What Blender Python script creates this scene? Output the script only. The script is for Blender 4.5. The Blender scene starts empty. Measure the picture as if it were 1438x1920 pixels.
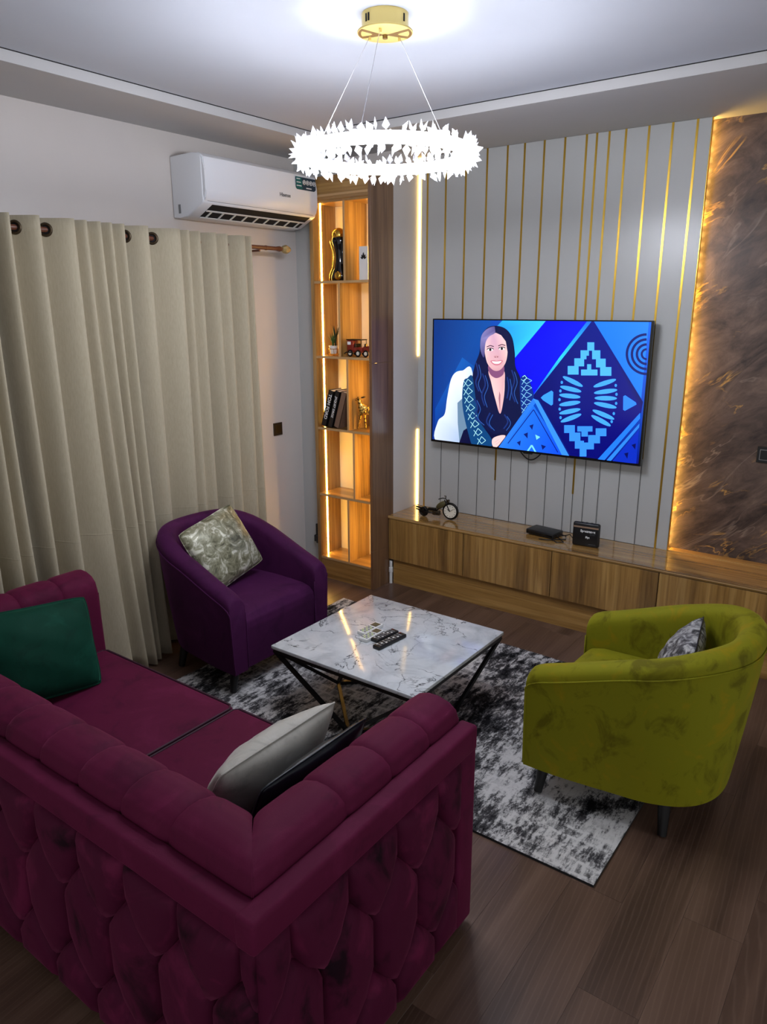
import bpy, bmesh, math, random
from mathutils import Vector, Matrix, Euler
PI = math.pi
random.seed(7)
scene = bpy.context.scene
COL = scene.collection

# ------------------------------------------------------------------ camera, world, exposure
FPX = 1382.167
CAM = Vector((3.0979, -3.7478, 1.648)) * 1.18
YAW, PIT, ROL = .6339, .2733, -.003
fw = Vector((-math.sin(YAW)*math.cos(PIT), math.cos(YAW)*math.cos(PIT), -math.sin(PIT)))
rt = Vector((math.cos(YAW), math.sin(YAW), 0)); up = rt.cross(fw)
rt, up = rt*math.cos(ROL)+up*math.sin(ROL), -rt*math.sin(ROL)+up*math.cos(ROL)
cd = bpy.data.cameras.new('camera'); cam = bpy.data.objects.new('camera', cd); COL.objects.link(cam)
cam.matrix_world = Matrix(((rt.x, up.x, -fw.x, CAM.x), (rt.y, up.y, -fw.y, CAM.y), (rt.z, up.z, -fw.z, CAM.z), (0, 0, 0, 1)))
cd.sensor_fit = 'VERTICAL'; cd.sensor_height = 24; cd.lens = FPX/1920*24; cd.clip_start = .02
scene.camera = cam
world = bpy.data.worlds.new('world'); scene.world = world; world.use_nodes = True
world.node_tree.nodes['Background'].inputs[0].default_value = (.84, .86, .90, 1)
world.node_tree.nodes['Background'].inputs[1].default_value = .58
vs = scene.view_settings
vs.view_transform = 'Standard'; vs.look = 'None'; vs.exposure = 0.62; vs.gamma = 1.0; vs.use_curve_mapping = False
CHANDELIER = 85.0      # emission of the ring
LED_SHELF = 42.0
LED_WALL = 7.0
LED_MARBLE = 48.0
SCREEN = 1.0

# ------------------------------------------------------------------ materials
def lin(c):
    return tuple((x/255/12.92 if x/255 <= .04045 else ((x/255+.055)/1.055)**2.4) for x in c)
def c4(c): return (*lin(c), 1)
class NT:
    def __init__(s, name):
        s.m = bpy.data.materials.new(name); s.m.use_nodes = True
        s.t = s.m.node_tree; s.b = s.t.nodes['Principled BSDF']; s.out = s.t.nodes['Material Output']
    def n(s, typ, **kw):
        nd = s.t.nodes.new(typ)
        for k, v in kw.items(): setattr(nd, k, v)
        return nd
    def l(s, a, b): s.t.links.new(a, b)
    def coords(s, scale=(1, 1, 1), kind='Object', rot=(0, 0, 0), rand=0):
        tc = s.n('ShaderNodeTexCoord'); mp = s.n('ShaderNodeMapping')
        mp.inputs['Scale'].default_value = scale; mp.inputs['Rotation'].default_value = rot
        s.l(tc.outputs[kind], mp.inputs['Vector'])
        if rand:
            oi = s.n('ShaderNodeObjectInfo'); mu = s.n('ShaderNodeMath', operation='MULTIPLY'); mu.inputs[1].default_value = rand
            s.l(oi.outputs['Random'], mu.inputs[0]); s.l(mu.outputs[0], mp.inputs['Location'])
        return mp.outputs[0]
    def noise(s, vec, scale, detail=4, rough=.55, dist=0):
        nd = s.n('ShaderNodeTexNoise'); nd.inputs['Scale'].default_value = scale; nd.inputs['Detail'].default_value = detail
        nd.inputs['Roughness'].default_value = rough; nd.inputs['Distortion'].default_value = dist
        s.l(vec, nd.inputs['Vector']); return nd.outputs['Fac']
    def ramp(s, fac, stops, interp='LINEAR'):
        r = s.n('ShaderNodeValToRGB'); r.color_ramp.interpolation = interp
        e = r.color_ramp.elements
        while len(e) < len(stops): e.new(.5)
        for el, (p, c) in zip(e, stops): el.position = p; el.color = c if len(c) == 4 else c4(c)
        s.l(fac, r.inputs[0]); return r.outputs[0]
    def mix(s, fac, a, b, mode='MIX'):
        m = s.n('ShaderNodeMix', data_type='RGBA', blend_type=mode)
        for sock, v in ((m.inputs[0], fac), (m.inputs[6], a), (m.inputs[7], b)):
            if hasattr(v, 'links') or isinstance(v, bpy.types.NodeSocket): s.l(v, sock)
            elif isinstance(v, (int, float)): sock.default_value = v
            else: sock.default_value = v if len(v) == 4 else c4(v)
        return m.outputs[2]
    def bump(s, h, strength=.2, dist=.01):
        b = s.n('ShaderNodeBump'); b.inputs['Strength'].default_value = strength; b.inputs['Distance'].default_value = dist
        s.l(h, b.inputs['Height']); s.l(b.outputs[0], s.b.inputs['Normal'])
    def base(s, v):
        if isinstance(v, bpy.types.NodeSocket): s.l(v, s.b.inputs['Base Color'])
        else: s.b.inputs['Base Color'].default_value = c4(v)
    def set(s, **kw):
        for k, v in kw.items(): s.b.inputs[k.replace('_', ' ')].default_value = v
        return s
def plain(name, c, rough=.5, metal=0, **kw):
    t = NT(name); t.base(c); t.set(Roughness=rough, Metallic=metal, **kw); return t.m
def emit(name, c, strength):
    t = NT(name); t.base((0, 0, 0)); t.b.inputs['Emission Color'].default_value = c4(c); t.b.inputs['Emission Strength'].default_value = strength
    return t.m
def paint(name, c, rough=.5, bump=.04):
    t = NT(name); v = t.coords(); f = t.noise(v, 2.2, 3)
    t.base(t.mix(f, tuple(max(0, x-5) for x in c), tuple(min(255, x+4) for x in c)))
    t.set(Roughness=rough); t.bump(t.noise(v, 220, 2), bump, .002); return t.m
def wood(name, cols, axis, freq=26, rough=.3, rand=0, gloss=.4):
    # stripes of different widths running along `axis`, with fine pores
    t = NT(name); i = 'XYZ'.index(axis)
    sc = [1, 1, 1]; sc[i] = .035
    v = t.coords(tuple(sc), rand=rand)
    f1 = t.noise(v, freq*.55, 2, .5, .3); f2 = t.noise(v, freq*3.2, 4, .7, .2)
    sc2 = [1, 1, 1]; sc2[i] = .018
    f3 = t.noise(t.coords(tuple(sc2), rand=rand), freq*9, 2, .6)
    col = t.ramp(f1, [(.34, cols[0]), (.43, cols[1]), (.49, cols[2]), (.53, cols[1]), (.585, cols[3]), (.66, cols[2])])
    col = t.mix(.35, col, t.ramp(f2, [(.35, cols[0]), (.65, cols[3])]))
    col = t.mix(t.ramp(f3, [(.40, (0, 0, 0)), (.62, (90, 90, 90))]), col, cols[0])
    t.base(col); t.set(Roughness=rough, Coat_Weight=gloss, Coat_Roughness=.12)
    t.bump(f3, .05, .002); return t.m
def velvet(name, dark, mid, light, sheen, scale=7, rough=.72, patch=.5, rand=0):
    t = NT(name); v = t.coords((1, 1, .8), rand=rand); f = t.noise(v, scale, 5, .62, .6); g = t.noise(v, scale*.35, 3)
    col = t.ramp(f, [(.34, dark), (.46, mid), (.56, mid), (.68, light)])
    col = t.mix(patch, (*lin(mid), 1), col); col = t.mix(t.ramp(g, [(.45, (0, 0, 0)), (.75, (110, 110, 110))]), col, light)
    t.base(col); t.set(Roughness=rough, Sheen_Weight=.35, Sheen_Roughness=.35)
    t.b.inputs['Sheen Tint'].default_value = c4(sheen); t.b.inputs['Specular IOR Level'].default_value = .12
    t.bump(t.noise(v, 320, 2), .12, .002); return t.m
M = {}
M['wall'] = paint('wall_paint', (204, 197, 191), .42)
M['ceiling'] = paint('ceiling_paint', (192, 196, 204), .75)
M['soffit'] = paint('soffit_paint', (186, 184, 182), .7)
M['panel'] = paint('panel_satin', (182, 183, 181), .3, .01)
M['gold'] = plain('brushed_gold', (196, 158, 62), .28, .9)
M['groove'] = plain('dark_groove', (40, 36, 30), .6)
teak = [(102, 71, 34), (147, 107, 54), (168, 126, 66), (192, 151, 88)]
M['wood_z'] = wood('teak_vertical', teak, 'Z')
M['wood_x'] = wood('teak_horizontal', teak, 'X', 20)
M['wood_y'] = wood('teak_depth', teak, 'Y', 20)
M['wood_top'] = wood('teak_gloss_top', teak, 'X', 20, .14, 0, .8)
M['wood_door'] = wood('teak_door', teak, 'Z', 22, .32, 9)
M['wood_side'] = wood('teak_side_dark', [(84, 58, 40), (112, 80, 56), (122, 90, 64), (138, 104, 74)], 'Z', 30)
M['edge'] = plain('light_wood_edge', (186, 150, 104), .4)
M['shelf_back'] = paint('shelf_back_cream', (232, 218, 198), .5)
def floor_mat():
    t = NT('dark_vinyl_plank'); cols = [(72, 53, 43), (94, 71, 58), (108, 84, 70), (132, 108, 92)]
    v = t.coords((1, .06, 1), rand=14); f1 = t.noise(v, 9, 3, .55, .5); f3 = t.noise(t.coords((1, .03, 1), rand=9), 110, 3, .6)
    w = t.n('ShaderNodeTexWave', wave_type='RINGS', rings_direction='Z'); w.inputs['Scale'].default_value = 4.5
    w.inputs['Distortion'].default_value = 3.0; w.inputs['Detail'].default_value = 4; w.inputs['Detail Scale'].default_value = 1.6
    t.l(t.coords((5.5, .40, 1), rand=23), w.inputs['Vector'])
    col = t.ramp(f1, [(.3, cols[0]), (.5, cols[1]), (.7, cols[2])])
    col = t.mix(t.ramp(w.outputs['Fac'], [(.80, (0, 0, 0)), (1, (118, 118, 118))]), col, cols[3])
    col = t.mix(t.ramp(f3, [(.42, (0, 0, 0)), (.66, (80, 80, 80))]), col, cols[0])
    t.base(col); t.set(Roughness=.33); t.b.inputs['Specular IOR Level'].default_value = .45; t.bump(f3, .08, .002); return t.m
M['plank'] = floor_mat()
def marble_dark():
    t = NT('dark_brown_marble'); v = t.coords((1, 1, 1.0), rot=(0, .55, 0))
    def diag(sx, sz, ang):
        m2 = t.n('ShaderNodeMapping'); m2.inputs['Scale'].default_value = (sx, 1, sz); t.l(t.coords(rot=(0, ang, 0)), m2.inputs['Vector']); return m2.outputs[0]
    st = diag(.6, 1.6, .62)
    a = t.noise(st, 3.4, 8, .66, 1.4); b = t.noise(st, 9, 6, .7, .8)
    col = t.ramp(a, [(.34, (40, 32, 31)), (.46, (68, 55, 51)), (.56, (98, 81, 73)), (.68, (128, 106, 92))])
    col = t.mix(.4, col, t.ramp(b, [(.35, (46, 37, 35)), (.65, (112, 93, 82))]))
    def vein(scale, dist, w, seed):
        vv = diag(.6, 1.6, .62+seed*.06)
        n = t.noise(vv, scale, 5, .6, dist)
        s1 = t.n('ShaderNodeMath', operation='SUBTRACT'); s1.inputs[1].default_value = .5; t.l(n, s1.inputs[0])
        ab = t.n('ShaderNodeMath', operation='ABSOLUTE'); t.l(s1.outputs[0], ab.inputs[0])
        return t.ramp(ab.outputs[0], [(0, (255, 255, 255)), (w, (0, 0, 0))])
    mask = t.ramp(t.noise(v, 4.5, 3), [(.50, (0, 0, 0)), (.66, (255, 255, 255))])
    g = t.mix(1.0, vein(2.6, .9, .018, 0), mask, 'MULTIPLY')
    col = t.mix(g, col, (190, 146, 78))
    g2 = t.mix(1.0, vein(1.9, .8, .010, 2), t.ramp(t.noise(v, 3.1, 3), [(.45, (0, 0, 0)), (.6, (170, 170, 170))]), 'MULTIPLY')
    col = t.mix(g2, col, (170, 150, 134))
    t.base(col); t.set(Roughness=.38); t.b.inputs['Specular IOR Level'].default_value = .35; return t.m
M['marble_dark'] = marble_dark()
def marble_white():
    t = NT('white_marble'); v = t.coords()
    a = t.noise(v, 5, 6, .6, .8)
    col = t.ramp(a, [(.3, (176, 180, 184)), (.5, (204, 208, 210)), (.7, (220, 222, 223))])
    n = t.noise(v, 2.6, 6, .62, 1.0)
    s1 = t.n('ShaderNodeMath', operation='SUBTRACT'); s1.inputs[1].default_value = .5; t.l(n, s1.inputs[0])
    ab = t.n('ShaderNodeMath', operation='ABSOLUTE'); t.l(s1.outputs[0], ab.inputs[0])
    vein = t.ramp(ab.outputs[0], [(0, (255, 255, 255)), (.011, (0, 0, 0))])
    mask = t.ramp(t.noise(v, 4, 2), [(.38, (0, 0, 0)), (.55, (255, 255, 255))])
    col = t.mix(t.mix(1.0, vein, mask, 'MULTIPLY'), col, (52, 54, 58))
    vo = t.n('ShaderNodeTexVoronoi', feature='DISTANCE_TO_EDGE'); vo.inputs['Scale'].default_value = 3.6
    dn = t.n('ShaderNodeTexNoise'); dn.inputs['Scale'].default_value = 7; dn.inputs['Detail'].default_value = 5; t.l(v, dn.inputs['Vector'])
    ad = t.n('ShaderNodeVectorMath', operation='MULTIPLY_ADD'); ad.inputs[1].default_value = (.22, .22, .22); t.l(dn.outputs['Color'], ad.inputs[0]); t.l(v, ad.inputs[2]); t.l(ad.outputs[0], vo.inputs['Vector'])
    crack = t.ramp(vo.outputs['Distance'], [(0, (255, 255, 255)), (.012, (0, 0, 0))])
    mask2 = t.ramp(t.noise(v, 5.5, 2), [(.46, (0, 0, 0)), (.58, (255, 255, 255))])
    col = t.mix(t.mix(1.0, crack, mask2, 'MULTIPLY'), col, (70, 72, 78))
    t.base(col); t.set(Roughness=.1); return t.m
M['marble_white'] = marble_white()
def rug_mat():
    t = NT('distressed_rug'); v = t.coords(); vs_ = t.coords((1.5, .55, 1))
    br = t.n('ShaderNodeTexBrick'); br.inputs['Scale'].default_value = 1.0
    br.inputs['Brick Width'].default_value = .075; br.inputs['Row Height'].default_value = .055; br.inputs['Mortar Size'].default_value = .010
    br.inputs['Mortar Smooth'].default_value = .6
    br.inputs['Color1'].default_value = (1, 1, 1, 1); br.inputs['Color2'].default_value = (.5, .5, .5, 1); br.inputs['Mortar'].default_value = (0, 0, 0, 1)
    dn = t.n('ShaderNodeTexNoise'); dn.inputs['Scale'].default_value = 9; t.l(v, dn.inputs['Vector'])
    ad = t.n('ShaderNodeVectorMath', operation='MULTIPLY_ADD'); ad.inputs[1].default_value = (.05, .05, 0)
    t.l(dn.outputs['Color'], ad.inputs[0]); t.l(v, ad.inputs[2]); t.l(ad.outputs[0], br.inputs['Vector'])
    big = t.noise(v, 2.6, 3, .6, .3); mid = t.noise(vs_, 19, 5, .72, .3); fine = t.noise(v, 100, 4, .75); hf = t.noise(vs_, 52, 5, .8)
    white, grey, black = (205, 203, 200), (96, 95, 95), (22, 22, 24)
    # patches of grey and black broken up by fine weave
    def msum(a, b, wa, wb):
        m1 = t.n('ShaderNodeMath', operation='MULTIPLY'); m1.inputs[1].default_value = wa; t.l(a, m1.inputs[0])
        m2 = t.n('ShaderNodeMath', operation='MULTIPLY_ADD'); m2.inputs[1].default_value = wb; t.l(b, m2.inputs[0]); t.l(m1.outputs[0], m2.inputs[2]); return m2.outputs[0]
    k = msum(msum(big, mid, .45, .45), msum(fine, hf, .4, .6), 1, .32)
    col = t.ramp(k, [(.565, white), (.60, (170, 168, 166)), (.625, grey), (.655, (70, 69, 70)), (.685, black)])
    zone = t.ramp(t.noise(v, 1.5, 2), [(.42, (0, 0, 0)), (.56, (255, 255, 255))])
    bm = t.mix(1.0, t.mix(1.0, br.outputs['Color'], zone, 'MULTIPLY'), t.ramp(msum(hf, mid, .55, .45), [(.42, (0, 0, 0)), (.52, (230, 230, 230))]), 'MULTIPLY')
    col = t.mix(bm, col, (52, 51, 53))
    t.base(col); t.set(Roughness=.95); t.b.inputs['Specular IOR Level'].default_value = .05; t.bump(fine, .5, .004); return t.m
M['rug'] = rug_mat()
M['rug_edge'] = plain('rug_binding', (24, 24, 26), .9)
M['wine'] = velvet('wine_velvet', (46, 8, 28), (84, 17, 48), (104, 28, 64), (180, 80, 120), 5, patch=.5)
t_ = velvet('wine_velvet_nap', (26, 4, 16), (72, 14, 42), (98, 25, 58), (180, 80, 120), 5, patch=1.0, rand=30); M['wine_nap'] = t_
M['purple'] = velvet('purple_velvet', (34, 10, 36), (66, 21, 62), (88, 35, 82), (150, 80, 150), 6, patch=.4)
M['lime'] = velvet('lime_velvet', (84, 78, 8), (126, 124, 22), (150, 126, 16), (200, 190, 80), 8, patch=.75)
M['emerald'] = velvet('emerald_velvet', (4, 32, 24), (7, 54, 40), (18, 72, 56), (60, 150, 120), 8, patch=.5)
M['silver'] = velvet('silver_velvet', (140, 136, 128), (182, 178, 168), (206, 202, 194), (220, 215, 205), 12, .6)
M['satin'] = plain('black_satin', (16, 24, 34), .35)
def printed(name, cols, scale, rough, metal=0):
    t = NT(name); v = t.coords(); f = t.noise(v, scale, 6, .68, 1.2); g = t.noise(v, scale*.4, 3)
    col = t.ramp(f, [(.36, cols[0]), (.45, cols[1]), (.53, cols[2]), (.62, cols[3])])
    col = t.mix(t.ramp(g, [(.4, (0, 0, 0)), (.65, (120, 120, 120))]), col, cols[1])
    t.base(col); t.set(Roughness=rough, Metallic=metal); t.bump(f, .35, .006); return t.m
M['crushed'] = printed('crushed_olive_silver', [(80, 78, 58), (126, 124, 98), (152, 150, 124), (222, 220, 202)], 17, .36, .15)
M['grey_print'] = printed('grey_fur_print', [(22, 22, 24), (74, 74, 76), (150, 150, 150), (196, 196, 194)], 22, .7)
M['black_leg'] = plain('black_wood', (14, 13, 13), .4)
M['black_metal'] = plain('black_metal', (18, 17, 17), .38, .3)
M['bronze'] = plain('aged_bronze', (78, 66, 50), .4, .8)
M['rod'] = plain('red_brown_rod', (104, 62, 44), .35)
M['black'] = plain('black_plastic', (16, 16, 18), .4)
M['dark_gap'] = plain('dark_gap', (10, 10, 14), .8)
M['ac'] = plain('ac_white_plastic', (228, 230, 234), .28)
M['white'] = plain('white_plastic', (225, 225, 222), .4)
M['grey'] = plain('grey_plastic', (120, 122, 124), .5)
M['teal'] = plain('teal_sticker', (16, 92, 92), .4)
M['navy'] = plain('navy_sticker', (30, 52, 70), .4)
M['bezel'] = plain('tv_bezel', (8, 8, 10), .25)
M['brass'] = plain('canopy_gold', (206, 184, 112), .3, .55)
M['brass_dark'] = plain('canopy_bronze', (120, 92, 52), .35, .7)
M['wire'] = plain('steel_wire', (170, 168, 170), .35, .6)
M['led_white'] = emit('ring_light', (238, 242, 255), CHANDELIER)
M['led_warm'] = emit('warm_led', (255, 198, 92), LED_SHELF)
M['led_yellow'] = emit('yellow_led', (255, 206, 110), LED_WALL)
M['led_amber'] = emit('amber_led', (255, 204, 104), LED_MARBLE)
M['gold_poly'] = plain('polished_gold', (212, 168, 70), .2, .95)
M['gloss_black'] = plain('gloss_black', (10, 10, 12), .12)
M['red_car'] = plain('red_enamel', (128, 38, 26), .35)
M['leaf'] = plain('plant_leaf', (52, 84, 36), .5)
M['leaf_dark'] = plain('plant_leaf_dark', (34, 54, 34), .5)
M['book_black'] = plain('book_black', (20, 18, 20), .45)
M['book_brown'] = plain('book_brown', (122, 94, 76), .5)
M['paper'] = plain('paper_pages', (214, 206, 190), .8)
M['text_white'] = plain('white_print', (236, 236, 236), .5)
M['text_grey'] = plain('grey_print_ink', (84, 86, 90), .5)
M['clock_face'] = plain('clock_face', (226, 220, 204), .5)
M['iron'] = plain('dark_iron', (34, 31, 28), .4, .7)
M['copper_band'] = plain('copper_band', (158, 130, 108), .4, .2)
M['button_green'] = plain('button_green', (170, 186, 120), .5)
M['lcd'] = plain('lcd_olive', (92, 88, 66), .3)
def crystal_mat():
    t = NT('crystal'); t.t.nodes.remove(t.b)
    tr = t.n('ShaderNodeBsdfTransparent'); tl = t.n('ShaderNodeBsdfTranslucent'); gl = t.n('ShaderNodeBsdfGlossy')
    tl.inputs[0].default_value = (.95, .96, 1, 1); gl.inputs['Roughness'].default_value = .12
    m1 = t.n('ShaderNodeMixShader'); m1.inputs[0].default_value = .58; t.l(tl.outputs[0], m1.inputs[1]); t.l(tr.outputs[0], m1.inputs[2])
    m2 = t.n('ShaderNodeMixShader'); m2.inputs[0].default_value = .15; t.l(m1.outputs[0], m2.inputs[1]); t.l(gl.outputs[0], m2.inputs[2])
    t.l(m2.outputs[0], t.out.inputs['Surface']); return t.m
M['crystal'] = crystal_mat()
def curtain_mat():
    t = NT('curtain_linen'); v = t.coords(); sep = t.n('ShaderNodeSeparateXYZ'); t.l(v, sep.inputs[0])
    f = t.noise(t.coords((1, 1, .2)), 160, 3); g = t.noise(t.coords((1, 1, .05)), 14, 3)
    col = t.mix(f, (166, 155, 130), (188, 178, 154)); col = t.mix(t.ramp(g, [(.4, (0, 0, 0)), (.7, (80, 80, 80))]), col, (150, 138, 108))
    t.base(col); t.set(Roughness=.85, Sheen_Weight=.2); t.b.inputs['Specular IOR Level'].default_value = .15
    # packing crease: a thin raised line at one height
    d = t.n('ShaderNodeMath', operation='SUBTRACT'); d.inputs[1].default_value = .80; t.l(sep.outputs['Z'], d.inputs[0])
    a = t.n('ShaderNodeMath', operation='ABSOLUTE'); t.l(d.outputs[0], a.inputs[0])
    r = t.ramp(a.outputs[0], [(0, (255, 255, 255)), (.004, (0, 0, 0))])
    h = t.mix(.85, f, r); t.bump(h, .35, .004); return t.m
M['curtain'] = curtain_mat()

# ------------------------------------------------------------------ mesh helpers
def bm_new(): return bmesh.new()
def add_box(bm, a, b, bev=0, seg=2):
    vs_ = [bm.verts.new((x, y, z)) for x in (a[0], b[0]) for y in (a[1], b[1]) for z in (a[2], b[2])]
    fs = [bm.faces.new([vs_[i] for i in q]) for q in ((0, 1, 3, 2), (4, 6, 7, 5), (0, 4, 5, 1), (2, 3, 7, 6), (0, 2, 6, 4), (1, 5, 7, 3))]
    if bev:
        es = list({e for f in fs for e in f.edges})
        bmesh.ops.bevel(bm, geom=es, offset=bev, segments=seg, profile=.5, affect='EDGES')
def add_cyl(bm, p0, p1, r0, r1=None, n=16, cap=True):
    r1 = r0 if r1 is None else r1
    p0, p1 = Vector(p0), Vector(p1); d = (p1-p0).normalized()
    a = d.orthogonal().normalized(); b = d.cross(a)
    A = [bm.verts.new(p0+(a*math.cos(t)+b*math.sin(t))*r0) for t in [2*PI*i/n for i in range(n)]]
    B = [bm.verts.new(p1+(a*math.cos(t)+b*math.sin(t))*r1) for t in [2*PI*i/n for i in range(n)]]
    for i in range(n): bm.faces.new((A[i], A[(i+1) % n], B[(i+1) % n], B[i]))
    if cap: bm.faces.new(A[::-1]); bm.faces.new(B)
def add_tube(bm, pts, r, n=8, closed=False):
    pts = [Vector(p) for p in pts]; rings = []; N = len(pts); prev = None
    for i, p in enumerate(pts):
        t = (pts[(i+1) % N]-pts[i-1]) if closed else (pts[min(i+1, N-1)]-pts[max(i-1, 0)])
        t.normalize()
        a = t.orthogonal().normalized() if prev is None else (prev-t*prev.dot(t)).normalized()
        prev = a; b = t.cross(a); rr = r[i] if isinstance(r, (list, tuple)) else r
        rings.append([bm.verts.new(p+(a*math.cos(2*PI*k/n)+b*math.sin(2*PI*k/n))*rr) for k in range(n)])
    for i in range(N if closed else N-1):
        A, B = rings[i], rings[(i+1) % N]
        for k in range(n): bm.faces.new((A[k], A[(k+1) % n], B[(k+1) % n], B[k]))
    if not closed: bm.faces.new(rings[0][::-1]); bm.faces.new(rings[-1])
def add_lathe(bm, prof, n=24, c=(0, 0, 0), sx=1, sy=1):
    rings = []
    for r, z in prof:
        rings.append([bm.verts.new((c[0]+r*sx*math.cos(2*PI*k/n), c[1]+r*sy*math.sin(2*PI*k/n), c[2]+z)) for k in range(n)])
    for A, B in zip(rings, rings[1:]):
        for k in range(n): bm.faces.new((A[k], A[(k+1) % n], B[(k+1) % n], B[k]))
    bm.faces.new(rings[0][::-1]); bm.faces.new(rings[-1])
def add_prism(bm, poly, off):
    A = [bm.verts.new(p) for p in poly]; B = [bm.verts.new(Vector(p)+Vector(off)) for p in poly]; n = len(A)
    bm.faces.new(A[::-1]); bm.faces.new(B)
    for i in range(n): bm.faces.new((A[i], A[(i+1) % n], B[(i+1) % n], B[i]))
def add_torus(bm, c, R, r, nrm, n=28, m=8):
    nrm = Vector(nrm).normalized(); a = nrm.orthogonal().normalized(); b = nrm.cross(a)
    add_tube(bm, [Vector(c)+(a*math.cos(2*PI*i/n)+b*math.sin(2*PI*i/n))*R for i in range(n)], r, m, True)
def add_grid(bm, f, nu, nv, closeu=False):
    g = [[bm.verts.new(f(i/(nu-(0 if closeu else 1)), j/(nv-1))) for j in range(nv)] for i in range(nu)]
    for i in range(nu if closeu else nu-1):
        for j in range(nv-1):
            bm.faces.new((g[i][j], g[(i+1) % nu][j], g[(i+1) % nu][j+1], g[i][j+1]))
    return g
def obj(name, bm, mat, parent=None, smooth=False, angle=None):
    me = bpy.data.meshes.new(name)
    bmesh.ops.recalc_face_normals(bm, faces=bm.faces)
    bm.to_mesh(me); bm.free()
    o = bpy.data.objects.new(name, me); COL.objects.link(o)
    for m in (mat if isinstance(mat, list) else [mat]): me.materials.append(M[m] if isinstance(m, str) else m)
    if smooth:
        for p in me.polygons: p.use_smooth = True
        if angle is not None: me.set_sharp_from_angle(angle=math.radians(angle))
    if parent: o.parent = parent
    return o
def box(name, a, b, mat, parent=None, bev=0.0, seg=2):
    bm = bm_new(); add_box(bm, a, b, bev, seg); return obj(name, bm, mat, parent, bev > 0.004, 40)
def tag(o, label, cat, group=None):
    o['label'] = label; o['category'] = cat
    if group: o['group'] = group
    return o
def thing(name, label, cat, loc=(0, 0, 0), rotz=0, group=None):
    o = bpy.data.objects.new(name, None); COL.objects.link(o); o.empty_display_size = .1
    o.location = loc; o.rotation_euler = (0, 0, rotz); return tag(o, label, cat, group)
def struct(o, label=None):
    o['kind'] = 'structure'
    if label: o['label'] = label
    return o
def text(name, s, size, mat, parent, loc, xdir, ydir, ext=.0006, bold=0):
    cu = bpy.data.curves.new(name, 'FONT'); cu.body = s; cu.size = size; cu.extrude = ext; cu.offset = bold
    cu.align_x = 'CENTER'; cu.align_y = 'CENTER'
    t = bpy.data.objects.new(name, cu); COL.objects.link(t)
    dg = bpy.context.evaluated_depsgraph_get(); me = bpy.data.meshes.new_from_object(t.evaluated_get(dg))
    bpy.data.objects.remove(t); bpy.data.curves.remove(cu)
    X = Vector(xdir).normalized(); Y = Vector(ydir).normalized(); Z = X.cross(Y)
    me.transform(Matrix(((X.x, Y.x, Z.x, loc[0]), (X.y, Y.y, Z.y, loc[1]), (X.z, Y.z, Z.z, loc[2]), (0, 0, 0, 1))))
    me.materials.clear(); me.materials.append(M[mat])
    o = bpy.data.objects.new(name, me); COL.objects.link(o); o.parent = parent; return o
def smoothstep(a, b, x):
    t = min(1, max(0, (x-a)/(b-a))); return t*t*(3-2*t)

# ------------------------------------------------------------------ the room
SOF, CEI = 2.882, 2.928
XR, YN = 6.0, -7.0          # how far the open-plan room goes on to the right and behind the camera
# floor of planks
fl = struct(box('floor', (-.02, YN, -.05), (XR, .1, -.006), 'groove'), 'dark brown wood-look plank floor')
PW, PL = .182, 1.22
bm = bm_new(); add_box(bm, (-PW/2+.0002, -PL/2+.0002, -.006), (PW/2-.0002, PL/2-.0002, 0), .0005, 1)
pl0 = obj('plank', bm, 'plank', fl); first = True
nx = int(4.9/PW)+1
for i in range(nx):
    off = random.random()*PL
    y = -5.2-off
    while y < .1:
        x = PW/2+i*PW; cy = y+PL/2
        if cy+PL/2 > -5.2 and cy-PL/2 < .06 and not (cy > -1.0 and x < .0):
            o = pl0 if first else pl0.copy()
            if not first: COL.objects.link(o); o.parent = fl
            first = False; o.location = (x, cy, 0)
        y += PL
rest = box('plank_field', (nx*PW, YN, -.006), (XR, .1, 0), 'plank', fl); rest['kind'] = 'stuff'
rest2 = box('plank_field', (0, YN, -.006), (nx*PW, -6.45, 0), 'plank', fl); rest2['kind'] = 'stuff'
# walls
wl = struct(box('wall_left', (-.12, YN, 0), (0, .1, 3.0), 'wall'), 'off-white painted wall behind the curtains')
wc = struct(box('wall_corner', (0, -.29, 0), (.705, .1, SOF), 'wall'), 'white boxed-out corner wall behind the lit shelves')
struct(box('wall_column', (0, -.455, 0), (.195, -.29, SOF), 'panel'), 'narrow white pilaster between side wall and shelves')
wb = struct(box('wall_back', (.705, .085, 0), (XR, .12, 3.0), 'wall'), 'television wall with white panels, gold strips and dark marble')
# ceiling: main field higher, lowered border along two walls
ce = struct(box('ceiling', (.50, YN, CEI), (XR, -.81, CEI+.05), 'ceiling'), 'white ceiling field')
struct(box('trim_1', (0, YN, SOF), (.494, .1, CEI+.06), 'soffit'), 'lowered ceiling border along the curtain wall')
struct(box('trim_2', (.494, -.803, SOF), (XR, .1, CEI+.06), 'soffit'), 'lowered ceiling border along the television wall')
box('shadow_gap', (.494, YN, CEI-.002), (.502, -.81, CEI+.05), 'dark_gap', ce)
box('shadow_gap', (.50, -.812, CEI-.002), (XR, -.803, CEI+.05), 'dark_gap', ce)

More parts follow.
